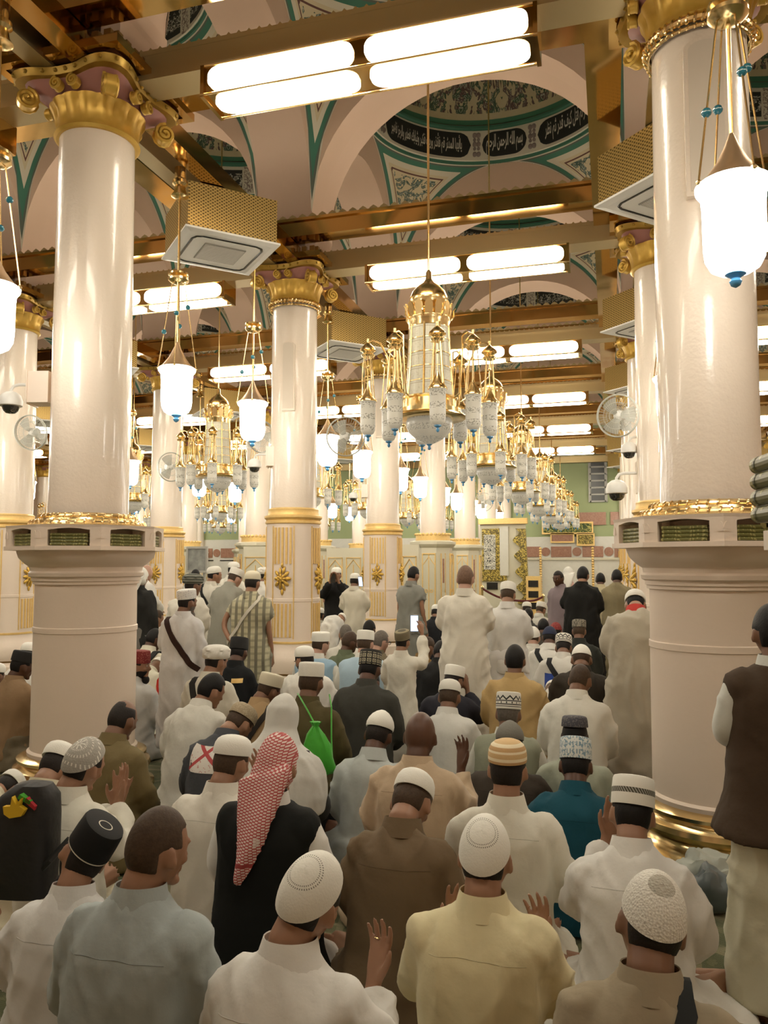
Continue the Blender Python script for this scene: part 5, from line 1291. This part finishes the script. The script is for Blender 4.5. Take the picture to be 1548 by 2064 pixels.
def cartouche(a_r, a_l, parent):
    m = MB(); n = 26; h0, h1 = .10, .55; vs = []
    am, hw = (a_r + a_l) / 2, abs(a_l - a_r) / 2; rad = (h1 - h0) / 2 / hx; out = []
    for s in (1, -1):
        for i in range(17):
            t = -PI / 2 + PI * i / 16
            out.append((am - s * ((hw - rad) + rad * math.cos(t)), (h0 + h1) / 2 + s * (h1 - h0) / 2 * math.sin(t)))
    # strips across, so that the plate follows the curve
    N = 30; xs = [a_r + (a_l - a_r) * i / N for i in range(N + 1)]
    for x in xs:
        e = max(0, abs(x - am) - (hw - rad)) / rad; hh = (h1 - h0) / 2 * math.sqrt(max(0, 1 - e * e))
        for zz in (-hh, hh): vs.append((hx * .966 * math.cos(x), hy * .966 * math.sin(x), VZ + (h0 + h1) / 2 + zz))
    m.add(vs, [(2 * i, 2 * i + 1, 2 * i + 3, 2 * i + 2) for i in range(N)]); m.build('cartouche', M_BLK, parent, smooth=False)
D2 = math.radians
# seen from the floor looking along +y, smaller angles lie to the right
for (r0, l0, txt) in ((D2(77), D2(101), 'بسم الله الرحمن الرحيم'), (D2(107), D2(163), 'ياأيها المدثر قم فأنذر وربك فكبر وثيابك فطهر والرجز فاهجر'), (D2(22), D2(71), 'فقتل كيف قدر ثم قتل كيف قدر ثم نظر')):
    cartouche(r0, l0, TEXT_BAY); pad = (l0 - r0) * .09; ring_text(txt, r0 + pad, l0 - pad, .145, .505, hx, hy, TEXT_BAY)
for a in (D2(74), D2(104), D2(166), D2(19)):
    o = MB(); ca, sa = math.cos(a), math.sin(a)
    for zz, rr in ((.16, .05), (.26, .035), (.34, .05), (.42, .035), (.50, .05)):
        for s in (-1, 1): o.ball((hx * .965 * math.cos(a + s * .018), hy * .965 * math.sin(a + s * .018), VZ + zz), (rr * .8, .012, rr), 8, 5)
    o.build('leaf_ornament', mat('mauve grey paint', (.24, .19, .17), rough=.7), TEXT_BAY)

# ------------------------------------------------------------------ near column at the right edge with its stack of books
NCX, NCA = .808, math.radians(-12.5)
cnr = dup(C_NEAR, (NCX, 1.16, 0), NCA, 'cream column close at the right edge, only its book ledge showing', 'columns of the hall'); cnr.scale = (1, 1, .959); cnr['kind'] = 'thing'
k = 0
for ni, kk in enumerate((3, 4)):
    a = math.radians(22.5 + 45 * kk) + NCA
    for q in range(4):
        lab = 'green book, %s of four in the %s stack on the right-edge ledge' % (['lowest', 'second lowest', 'second highest', 'topmost'][q], ['farther', 'nearer'][ni])
        tag(dup(book, (NCX + .605 * math.cos(a), 1.16 + .605 * math.sin(a), 1.805 + q * .0227), a - PI / 2, lab, 'books in the column ledges'), lab, 'book')
M_RIB = mat('ribbon', (.012, .012, .010), rough=.6)

# ------------------------------------------------------------------ fans
M_CAGE = mat('cage wire', (.50, .49, .42), rough=.4)
M_BLADE = mat('smoky fan blade', (.46, .46, .40), rough=.25, alpha=.75)
def make_fan(r=.235):
    root = empty('wall_fan', (0, -50, 0), 0, 'x', 'fan')     # faces -y; the bracket runs back along +y
    c = MB()
    for rr, yy in ((r, 0), (r * .98, -.02), (r * .98, .02), (r * .62, -.05), (r * .32, -.055), (r * .62, .05)):
        c.tube([(rr * math.cos(2 * PI * i / 32), yy, rr * math.sin(2 * PI * i / 32)) for i in range(33)], .006 if rr > r * .97 else .0022, 5, cap=False)
    for i in range(40):
        a = 2 * PI * i / 40; ca, sa = math.cos(a), math.sin(a)
        c.tube([(.05 * ca, -.057, .05 * sa), (r * .62 * ca, -.05, r * .62 * sa), (r * .98 * ca, -.012, r * .98 * sa)], .0014, 3, cap=False)
        c.tube([(.06 * ca, .06, .06 * sa), (r * .98 * ca, .012, r * .98 * sa)], .0014, 3, cap=False)
    c.build('cage', M_CAGE, root)
    for i in range(3):
        b = MB(); A = Ry(2 * PI * i / 3)
        b.grid(lambda u, v: ((.03 + (r * .86 - .03) * u) * math.cos(-.5 + 1.25 * v * (1 - .25 * u)), -.012 + .03 * v, (.03 + (r * .86 - .03) * u) * math.sin(-.5 + 1.25 * v * (1 - .25 * u))), 6, 6, A)
        b.build('blade', M_BLADE, root)
    MB().lathe([(0, -.075), (.045, -.07), (.058, -.06), (.058, -.052)], 20, Rx(PI / 2) @ Matrix.Scale(-1, 4, (0, 0, 1)) @ Matrix.Scale(-1, 4, (0, 0, 1)), cap=False).build('badge', M_GREY, root)
    MB().lathe([(.02, .0), (.06, .03), (.062, .13), (.045, .16)], 16, Rx(-PI / 2)).build('motor', M_WHITE, root)
    MB().tube([(0, .10, -.03), (0, .16, -.10), (0, .26, -.10)], .022, 8).box(-.05, .05, .25, .29, -.17, -.03).build('bracket', M_WHITE, root)
    return root
FAN = make_fan(); fu = False
def fan(px, py, d, rz, tilt, lab, sc=1.0):
    global fu
    P = at_d(px, py, d)
    o = FAN if not fu else dup(FAN)
    fu = True; o.location = P; o.rotation_euler = (tilt, 0, rz); o.scale = (sc,) * 3; tag(o, lab, 'fan', 'wall fans on the columns')
fan(697, 880, 9.9, .5, .15, 'round pale fan on the right of the rosette column', 1.05)
fan(1245, 838, 8.6, -.35, .15, 'round pale fan left of the right column, below the ceiling lights', 1.0)
fan(345, 941, 14.6, 1.0, .1, 'small round fan turned sideways on the second left column', 1.15)
fan(62, 872, 11.0, .1, .2, 'round grey fan at the left edge beside the dome camera', 1.05)
fan(527, 880, 11.4, 1.1, .1, 'fan half hidden behind the second lantern', 1.0)
fan(975, 1012, 22.0, .2, .1, 'small far fan between ivory cabinets and chandeliers', 1.1)

# ------------------------------------------------------------------ dome cameras
M_SMOKE = mat('smoked dome', (.02, .02, .018), rough=.06, coat=1)
def make_cctv():
    root = empty('dome_camera', (0, -50, 0), 0, 'x', 'security camera')      # mount at +x
    MB().box(.17, .34, -.09, .09, -.03, .22).box(.165, .175, -.1, .1, -.04, .23).build('mount_box', M_PED, root, smooth=False)
    MB().tube([(.17, 0, .13), (.06, 0, .13), (.02, 0, .12), (0, 0, .09), (0, 0, .05)], .013, 8).build('arm', M_WHITE, root)
    MB().lathe([(.078, -.045), (.088, -.04), (.09, .0), (.075, .045), (.04, .07), (.01, .078)], 24).build('housing', M_WHITE, root)
    MB().lathe([(.005, -.105), (.035, -.10), (.058, -.08), (.068, -.045)], 24).build('dome_lens', M_SMOKE, root)
    return root
CAMR = make_cctv(); vu = False
def cctv(px, py, d, rz, lab, sc=1.0):
    global vu
    P = at_d(px, py, d); o = CAMR if not vu else dup(CAMR); vu = True
    o.location = P; o.rotation_euler = (0, 0, rz); o.scale = (sc,) * 3; tag(o, lab, 'security camera', 'dome cameras on the columns')
cctv(22, 808, 6.25, .25, 'white dome camera on the nearest left column', 1.0)
cctv(513, 936, 10.2, .25, 'white dome camera on the left of the rosette column', 1.0)
cctv(1268, 905, 9.2, .1, 'upper white dome camera beside the right column', 1.07)
cctv(1243, 985, 9.2, .1, 'lower larger white dome camera beside the right column', 1.38)
cctv(712, 1000, 14.3, .2, 'small dome camera on the second rosette column', .95)

# ------------------------------------------------------------------ flat loudspeakers on the shafts
def speaker(px, y0, y1, col, wd, ang, lab):
    X, Y = col; z0, z1 = at_d(px, y1, math.hypot(X, Y) * .97)[2], at_d(px, y0, math.hypot(X, Y) * .97)[2]
    root = empty('wall_speaker', (X, Y, 0), ang, lab, 'loudspeaker', 'flat loudspeakers on the shafts')
    n = 10; po = [(-wd / 2, z0), (wd / 2, z0)] + [(wd / 2 * math.cos(PI * i / n), z1 - wd * .25 + wd * .25 * math.sin(PI * i / n)) for i in range(n + 1)]
    MB().prism(po, -.335, -.24).build('body', M_SHAFT, root, smooth=False)
    MB().prism([(x * .8, z0 + .03 + (z - z0) * .95) for x, z in po], -.342, -.33).build('grille', mat('speaker cloth', (.74, .64, .52), rough=.8), root, smooth=False)
speaker(1462, 185, 470, (RX[1], CY[2]), .25, .0, 'tall pale flat loudspeaker high on the right column')
speaker(577, 692, 830, (RX[2], CY[3]), .17, .15, 'pale flat loudspeaker on the rosette column')
speaker(757, 800, 880, (RX[2], CY[4]), .17, .15, 'pale flat loudspeaker on the second rosette column')

# ------------------------------------------------------------------ far end: screen, prayer niche, signs, window
M_GTXT = mat('gold brocade', rough=.4, fn=lambda: mixc(noise(scale=9, detail=3, dist=3) > .52, (.12, .09, .015), (.62, .47, .10)))
M_CALL = mat('black script on white', rough=.6, fn=lambda: mixc(band(noise(scale=6, detail=2, dist=3), .50, .58), (.66, .64, .54), (.02, .02, .02)))
M_GSIGN = mat('green gilt sign', rough=.5, fn=lambda: mixc(band(noise(scale=5.5, detail=3, dist=2), .49, .57), (.045, .075, .012), (.50, .46, .12)))
def fpanel(name, px0, px1, py0, py1, Y, th, m, parent=None, inset=0):
    a, b = at_Y(px0, py0, Y), at_Y(px1, py1, Y); M0 = parent.matrix_local.inverted() if parent is not None else None
    mb = MB().box(min(a[0], b[0]), max(a[0], b[0]), Y - th, Y, min(a[2], b[2]), max(a[2], b[2]), Tr(*(-Vector(parent.location))) if parent is not None else None)
    return mb.build(name, m, parent, smooth=False)
Yq = 25.0; bx_, bz_ = at_Y(1010, 1245, Yq)[0], 0
ni = empty('prayer_niche', (bx_, Yq, 0), 0, 'tall gilded prayer niche with script panel and scalloped gold jamb', 'prayer niche')
def npnl(name, px0, px1, py0, py1, th, m):
    a, b = at_Y(px0, py0, Yq), at_Y(px1, py1, Yq)
    return MB().box(a[0] - bx_, b[0] - bx_, -th, 0, max(0, b[2]), a[2]).build(name, m, ni, smooth=False)
npnl('back_panel', 968, 1062, 1052, 1260, .05, M_CAB); npnl('gold_frame', 972, 1022, 1066, 1172, .09, M_GTXT); npnl('script_panel', 976, 1000, 1078, 1148, .11, M_CALL)
npnl('lower_plaque', 976, 1020, 1156, 1170, .12, M_GTXT); npnl('dark_plaque', 982, 1004, 1174, 1188, .10, M_DARK); npnl('upright', 1008, 1026, 1062, 1160, .13, M_WALLW)
npnl('cornice', 966, 1064, 1046, 1056, .2, M_GILT)
sc = MB(); po = []
for i in range(40):
    t = i / 39; p = at_Y(1040 + 12 * t + 7 * math.sin(t * 30), 1066 + 150 * t, Yq); po.append((p[0] - bx_, p[2]))
for i in range(8):
    t = 1 - i / 7; p = at_Y(1060 + 8 * t, 1066 + 150 * t, Yq); po.append((p[0] - bx_, p[2]))
sc.prism(po, -.22, 0); sc.build('scalloped_jamb', M_GTXT, ni, smooth=False)
# low marble screen with gilded beaded posts
Ys = 28.3; xs0, xs1 = at_Y(1062, 1130, Ys)[0], 5.0
ms = empty('marble_screen', ((xs0 + xs1) / 2, Ys, 0), 0, 'long low white marble screen across the end of the central aisle', 'screen'); hw2 = (xs1 - xs0) / 2
MB().box(-hw2, hw2, -.06, .06, 0, 1.86).build('slab', M_WALLW, ms, smooth=False); MB().box(-hw2, hw2, -.1, .1, 1.86, 1.94).build('coping', M_CAB, ms, smooth=False)
for px in (1090, 1195, 1290):
    x = at_Y(px, 1130, Ys)[0] - (xs0 + xs1) / 2; b = MB()
    for q in range(26): b.ball((x, -.09, .06 + q * .088), (.05, .05, .046), 8, 6)
    b.build('beaded_post', M_GILT, ms)
# gilded cupboard at the foot of the niche
gx = at_Y(1076, 1190, 24.6)[0]; gc = empty('gilded_cupboard', (gx, 24.6, 0), 0, 'narrow gilded cupboard with dark openings beside the scalloped jamb', 'cupboard')
MB().box(-.22, .22, -.15, .15, 0, 1.35).build('carcass', M_GILT, gc, smooth=False)
for z in (.35, .7, 1.02): MB().box(-.15, .15, -.17, -.14, z, z + .2).build('opening', M_DARK, gc, smooth=False)
def sign(name, px0, px1, py0, py1, Y, m, lab, cat, frame=M_GILT):
    a, b = at_Y(px0, py0, Y), at_Y(px1, py1, Y); cx, w_ = (a[0] + b[0]) / 2, (b[0] - a[0]) / 2
    r = empty(name, (cx, Y, 0), 0, lab, cat); MB().box(-w_, w_, -.03, .0, b[2], a[2]).build('board', m, r, smooth=False)
    f = MB()
    for (x0, x1, z0, z1) in ((-w_ - .05, w_ + .05, a[2], a[2] + .06), (-w_ - .05, w_ + .05, b[2] - .06, b[2]), (-w_ - .05, -w_, b[2], a[2]), (w_, w_ + .05, b[2], a[2])): f.box(x0, x1, -.06, 0, z0, z1)
    f.build('frame', frame, r, smooth=False)
    if b[2] > 0 and Y < 25:
        for x in (-w_ * .8, w_ * .8): MB().box(x - .03, x + .03, -.03, .03, 0, b[2]).build('leg', frame, r, smooth=False)
sign('gilt_sign', 1095, 1193, 1056, 1073, Y_B - .1, M_GSIGN, 'long green sign with gold script on the far wall', 'sign')
sign('wall_panel', 1112, 1155, 1078, 1091, Y_B - .1, M_REDM, 'gilt framed reddish panel below the green sign', 'panel')
sign('wall_panel', 1165, 1196, 1078, 1097, Y_B - .1, M_GTXT, 'square gold brocade panel beside the reddish panel', 'panel')
sign('picture_board', 381, 416, 1106, 1150, 19.5, mat('grey picture', rough=.5, fn=lambda: mixc(noise(scale=5, detail=3), (.06, .07, .07), (.50, .50, .46))), 'grey mottled picture board left of the ivory cabinet', 'board', M_GREY)
a, b = at_Y(1188, 930, Y_B), at_Y(1222, 1012, Y_B)
wn = tag(MB().box(a[0], b[0], Y_B - .06, Y_B - .02, b[2], a[2]).build('window_1', mat('dark window', (.035, .04, .04), rough=.3), smooth=False), kind='structure')
f = MB(); 
for q in range(6): f.box(a[0], b[0], Y_B - .1, Y_B - .05, b[2] + (a[2] - b[2]) * q / 6, b[2] + (a[2] - b[2]) * q / 6 + .06)
for x in (a[0], b[0]): f.box(x - .05, x + .05, Y_B - .1, Y_B - .04, b[2], a[2])
f.build('window_frame', M_GREY, wn, smooth=False)
# ivory folding screen left of the cabinets
for (px0, px1, d_, lab) in ((488, 545, 19.0, 'ivory screen with gilt arched panels left of the rosette column'), (655, 735, 21.0, 'ivory screen with gilt panels between the two rosette columns'), (806, 846, 17.0, 'plain ivory panel with three dark holes by the second rosette column')):
    p0, p1 = at_d(px0, 1120, d_), at_d(px1, 1120, d_); cx = (p0[0] + p1[0]) / 2; y = (p0[1] + p1[1]) / 2; w_ = (p1[0] - p0[0]) / 2
    r = empty('ivory_screen', (cx, y, 0), 0, lab, 'screen'); MB().box(-w_, w_, -.03, .03, 0, 2.15).build('panel', M_CAB, r, smooth=False)
    g = MB(); n = max(1, round(w_ * 2 / .45))
    for q in range(n):
        x0 = -w_ + 2 * w_ * q / n + .05; x1 = -w_ + 2 * w_ * (q + 1) / n - .05
        for (u0, u1, z0, z1) in ((x0, x0 + .02, .3, 1.9), (x1 - .02, x1, .3, 1.9), (x0, x1, 1.88, 1.9), (x0, x1, .3, .32), ((x0 + x1) / 2 - .01, (x0 + x1) / 2 + .01, .3, 1.7)): g.box(u0, u1, -.05, -.02, z0, z1)
        g.tube([(x0, -.04, 1.6), ((x0 + x1) / 2, -.04, 1.84), (x1, -.04, 1.6)], .014, 5)
    g.build('gilt_moulding', M_GILT, r, smooth=False)
# rope barrier
br = empty('rope_barrier', tuple(at_d(1020, 1250, 14.7) * np.array([1, 1, 0])), 0, 'dark red rope barrier between thin brass posts behind the white flat cap', 'barrier'); o0 = Vector(br.location)
pts = [Vector(at_d(x, y, 14.7)) - o0 for x, y in ((972, 1186), (988, 1196), (1010, 1206), (1040, 1211), (1075, 1212), (1095, 1203))]
MB().tube(smoothpath(pts, 2), .02, 7).build('rope', mat('dark red rope', (.10, .012, .012), rough=.8), br)
for p in (pts[0], pts[-1]): MB().lathe([(.12, 0), (.12, .02), (.025, .05), (.02, p.z), (.035, p.z + .02), (.01, p.z + .06)], 14, Tr(p.x, p.y, 0)).build('post', M_GOLD, br)

# ------------------------------------------------------------------ things people carry
def phone(P, rz, tilt, lab, lit=True, sc=1.0):
    r = empty('phone', P, rz, lab, 'phone'); r.rotation_euler = (tilt, 0, rz); r.scale = (sc,) * 3
    b = MB(); b.rings([[(x, y, z) for x, z in [(sx * (.037 - .008 * (1 - math.cos(t))) , 0) for sx in (1,) for t in (0,)]] for y in ()]) if False else None
    po = []
    for sx, sz in ((1, -1), (1, 1), (-1, 1), (-1, -1)):
        for q in range(5):
            a = {(1, -1): -PI / 2, (1, 1): 0, (-1, 1): PI / 2, (-1, -1): PI}[(sx, sz)] + PI / 2 * q / 4; po.append((sx * .030 + .008 * math.cos(a), sz * .069 + .008 * math.sin(a)))
    MB().prism(po, -.005, .005).build('phone_body', M_DARK, r, smooth=False)
    MB().box(-.034, .034, -.0062, -.005, -.071, .071).build('screen', mat('lit phone screen', (.5, .6, .7), rough=.2, emit=(.62, .78, 1.0), estr=.75, fn=lambda: mixc(noise(scale=30), (.2, .3, .4), (.8, .85, .9))) if lit else M_DARK, r, smooth=False)
    return r
root, H, B_, jn, s_ = PEOPLE['Y']
bpy.context.view_layer.update()
hp = root.matrix_world @ jn[1][1] @ Vector((-.01, .045, .10)); phone(hp + Vector((-.03, -.0, .02)), .25, .1, 'phone with bright screen held up by the boy in white', sc=.92)
root, H, B_, jn, s_ = PEOPLE['AY']; hp = root.matrix_world @ jn[1][1] @ Vector((0, .04, .06)); phone(hp, PI + .2, 0, 'dark phone held by the man in black coat', False)
root, H, B_, jn, s_ = PEOPLE['AZ']; phone(at_d(727, 1172, 11.9), -.3, .2, 'small lit phone screen beside the cream robe')
# ring on the raised hand of the man in the front row
root, H, B_, jn, s_ = PEOPLE['C']; M_ = jn[1][1]
MB().tube([(.0105 + .0112 * math.cos(2 * PI * i / 20), .004 + .0112 * math.sin(2 * PI * i / 20), .112) for i in range(21)], .0022, 6, M_, cap=False).build('finger_ring', M_GOLD, root)
# spectacles
root, H, B_, jn, s_ = PEOPLE['AV']; g = MB()
for sg in (-1, 1):
    g.tube([(sg * .033 + .022 * math.cos(2 * PI * i / 14), .102, .002 + .017 * math.sin(2 * PI * i / 14)) for i in range(15)], .003, 5, H, cap=False); g.tube([(sg * .055, .102, .006), (sg * .08, .06, .006), (sg * .082, -.01, .0)], .003, 5, H)
g.build('spectacles', M_DARK, root)
# patches and lettering on clothes
def back_patch(key, x0, x1, z0, z1, m, name='patch', text=None):
    def later():
        root, H, B_, jn, s_ = PEOPLE[key]; q = surf_of(root); 
        def srf(u, v):
            p = B_((x0 + (x1 - x0) * u, 0, z0 + (z1 - z0) * v)); hit = q.ray_cast(Vector((p.x, -3, p.z)), Vector((0, 1, 0)))
            return Vector((p.x, hit[0].y - .005 if hit[0] else p.y, p.z))
        if text:
            me, v = text_mesh(text); lo, hi = v.min(0), v.max(0)
            v2 = np.array([srf((p[0] - lo[0]) / (hi[0] - lo[0]), (p[1] - lo[1]) / (hi[1] - lo[1])) for p in v]); me.vertices.foreach_set('co', v2.ravel()); me.update(); me.materials.clear(); me.materials.append(m)
            o = bpy.data.objects.new(name, me); COL.objects.link(o); o.parent = root; return
        MB().grid(srf, 8, 6).build(name, m, root)
    LATER.append(later)
M_NAVY = mat('navy print', (.02, .03, .06), rough=.7)
back_patch('AU', -.11, -.02, .22, .27, M_NAVY, 'lettering', 'ZA'); back_patch('AU', -.11, -.01, .196, .204, M_NAVY, 'printed_line')
back_patch('AS', .02, .09, .22, .27, M_NAVY, 'lettering', 'ZA'); back_patch('AS', .0, .10, .196, .204, M_NAVY, 'printed_line')
back_patch('AQ', .04, .13, .40, .44, M_GILT, 'gold_patch'); back_patch('AQ', -.13, -.06, .33, .44, mat('blue cloth', (.02, .06, .30), rough=.8), 'blue_patch')
back_patch('BR', -.17, -.08, .26, .40, mat('blue cloth', (.02, .06, .30), rough=.8), 'blue_emblem')
def _shsc():
    x, y, z = coords('Object'); d = mx(ab(x * .8 + z - .60) < .014, ab(x * .8 - z + .60) < .012)
    return mixc(mx(d, (noise(scale=60, detail=1) > .66) * .6), (.72, .68, .62), (.46, .07, .07))
back_patch('Q', -.155, .15, .36, .515, mat('white scarf with red stripes', rough=.85, fn=_shsc), 'shoulder_scarf')
# green drawstring bag on the olive jacket
P = Vector(at_d(640, 1510, PEOPLE['T'][4] * 0 + D_OVR['T'] - .36)); gb = empty('drawstring_bag', P, .1, 'bright green drawstring bag hanging on the olive jacket', 'bag')
M_GRN = mat('bright green nylon', (.06, .42, .03), rough=.45, sheen=.2, bump=lambda: noise(scale=14, detail=2), bd=.02, bs=.5)
R = []
for z, rx, ry, xo in ((-.165, .012, .012, .045), (-.155, .07, .02, .02), (-.12, .105, .04, .012), (-.05, .10, .05, .0), (.03, .085, .045, -.006), (.09, .055, .035, -.01), (.125, .028, .02, -.012), (.14, .018, .014, -.012), (.165, .034, .024, -.012), (.168, .01, .01, -.012)):
    R.append([(xo + (rx + .006 * math.sin(5 * a + z * 30)) * math.cos(a), (ry + .006 * math.sin(7 * a)) * math.sin(a), z + .012 * math.cos(a) * (z < -.1)) for a in [2 * PI * i / 26 for i in range(26)]])
MB().rings(R).build('pouch', M_GRN, gb)
c = MB(); i_ = Rz(-.1)
def loc_(px, py, dd): return i_ @ (Vector(at_d(px, py, D_OVR['T'] + dd)) - P)
c.tube([(-.012, 0, .14), loc_(620, 1432, -.30), loc_(604, 1404, -.16), loc_(600, 1398, .0)], .005, 6); c.tube([(.10, -.01, -.13), loc_(668, 1490, -.30), loc_(668, 1425, -.22), loc_(664, 1400, -.05)], .005, 6)
c.build('cord', M_GRN, gb)
# black backpack with a yellow bird at the left edge
P = Vector(at_d(44, 1690, 3.35)); bp = empty('backpack', P, .15, 'black backpack with yellow bird emblem at the left edge', 'backpack')
b = MB(); b.rings([[(px, py, z) for px, py, _ in ell(xo, 0, 0, rx, ry, 30, 3.2)] for z, rx, ry, xo in ((-.225, .10, .05, 0), (-.215, .14, .085, 0), (-.05, .148, .10, 0), (.10, .14, .095, .01), (.18, .115, .075, .035), (.225, .07, .05, .05), (.235, .03, .02, .05))])
b.build('sack', mat('black nylon', (.010, .010, .010), rough=.55, bump=lambda: noise(scale=10), bd=.02, bs=.5), bp)
M_YEL = mat('yellow print', (.72, .46, .02), rough=.6)
bird = [(-.045, -.02), (-.02, -.035), (.03, -.025), (.045, .0), (.02, .015), (.028, .045), (.005, .02), (-.012, .05), (-.018, .012), (-.05, .01)]
MB().prism([(x + .03, z + .15) for x, z in bird], -.108, -.085).build('bird_emblem', M_YEL, bp, smooth=False)
MB().prism([(x * .8 - .07, z * .9 - .15) for x, z in bird], -.108, -.085).build('bird_emblem', M_YEL, bp, smooth=False)
for q, (cc, nm) in enumerate((((.06, .30, .03), 'green_trim'), ((.40, .03, .04), 'red_trim'))): MB().prism([(.03 + q * .03, .19 - q * .012), (.085 + q * .02, .165 - q * .02), (.088 + q * .02, .180 - q * .02), (.04 + q * .03, .205 - q * .012)], -.09, -.03).build(nm, cloth(cc), bp, smooth=False)
MB().tube([(.10, -.05, -.12), (.16, -.06, -.06), (.2, .02, .0)], .014, 6).build('strap', M_BLK, bp)
# bags on the carpet by the right column
for nm, px, py, z, c_, sz, lab in (('plastic_bag', 1412, 1752, .14, (.40, .42, .36), .15, 'crumpled pale plastic bag beside the right column base'), ('cloth_bag', 1428, 1795, .10, (.10, .12, .12), .13, 'dark grey bag on the carpet beside the pale robe')):
    P = at_z(px, py, z); r = empty(nm, (P[0], P[1], 0), 0, lab, 'bag'); m = MB(); m.ball((0, 0, sz * .75), (sz, sz * .7, sz * .8), 28, 18)
    v = np.array(m.v); nz = vnoise(v * 16, 3) - .5; nz2 = vnoise(v * 34, 8) - .5; v = v * (1 + .45 * nz + .2 * nz2)[:, None]; v[:, 2] = np.maximum(v[:, 2], .003); m.v = [tuple(p) for p in v]
    m.build('bag_body', mat('bag ' + nm, c_, rough=.35, sheen=.1), r)
P = Vector(at_d(322, 1383, 7.6)); r = empty('red_bag', P, .2, 'small bright red bag held between the red cap man and the lace cap man', 'bag')
MB().rings([[(px, py, z) for px, py, _ in ell(xo, 0, 0, rx, .03, 14)] for z, rx, xo in ((-.09, .02, .02), (-.06, .04, .01), (.0, .035, 0), (.06, .022, -.005), (.085, .006, 0))]).build('pouch', mat('red nylon', (.62, .03, .015), rough=.4), r)
bake_all()
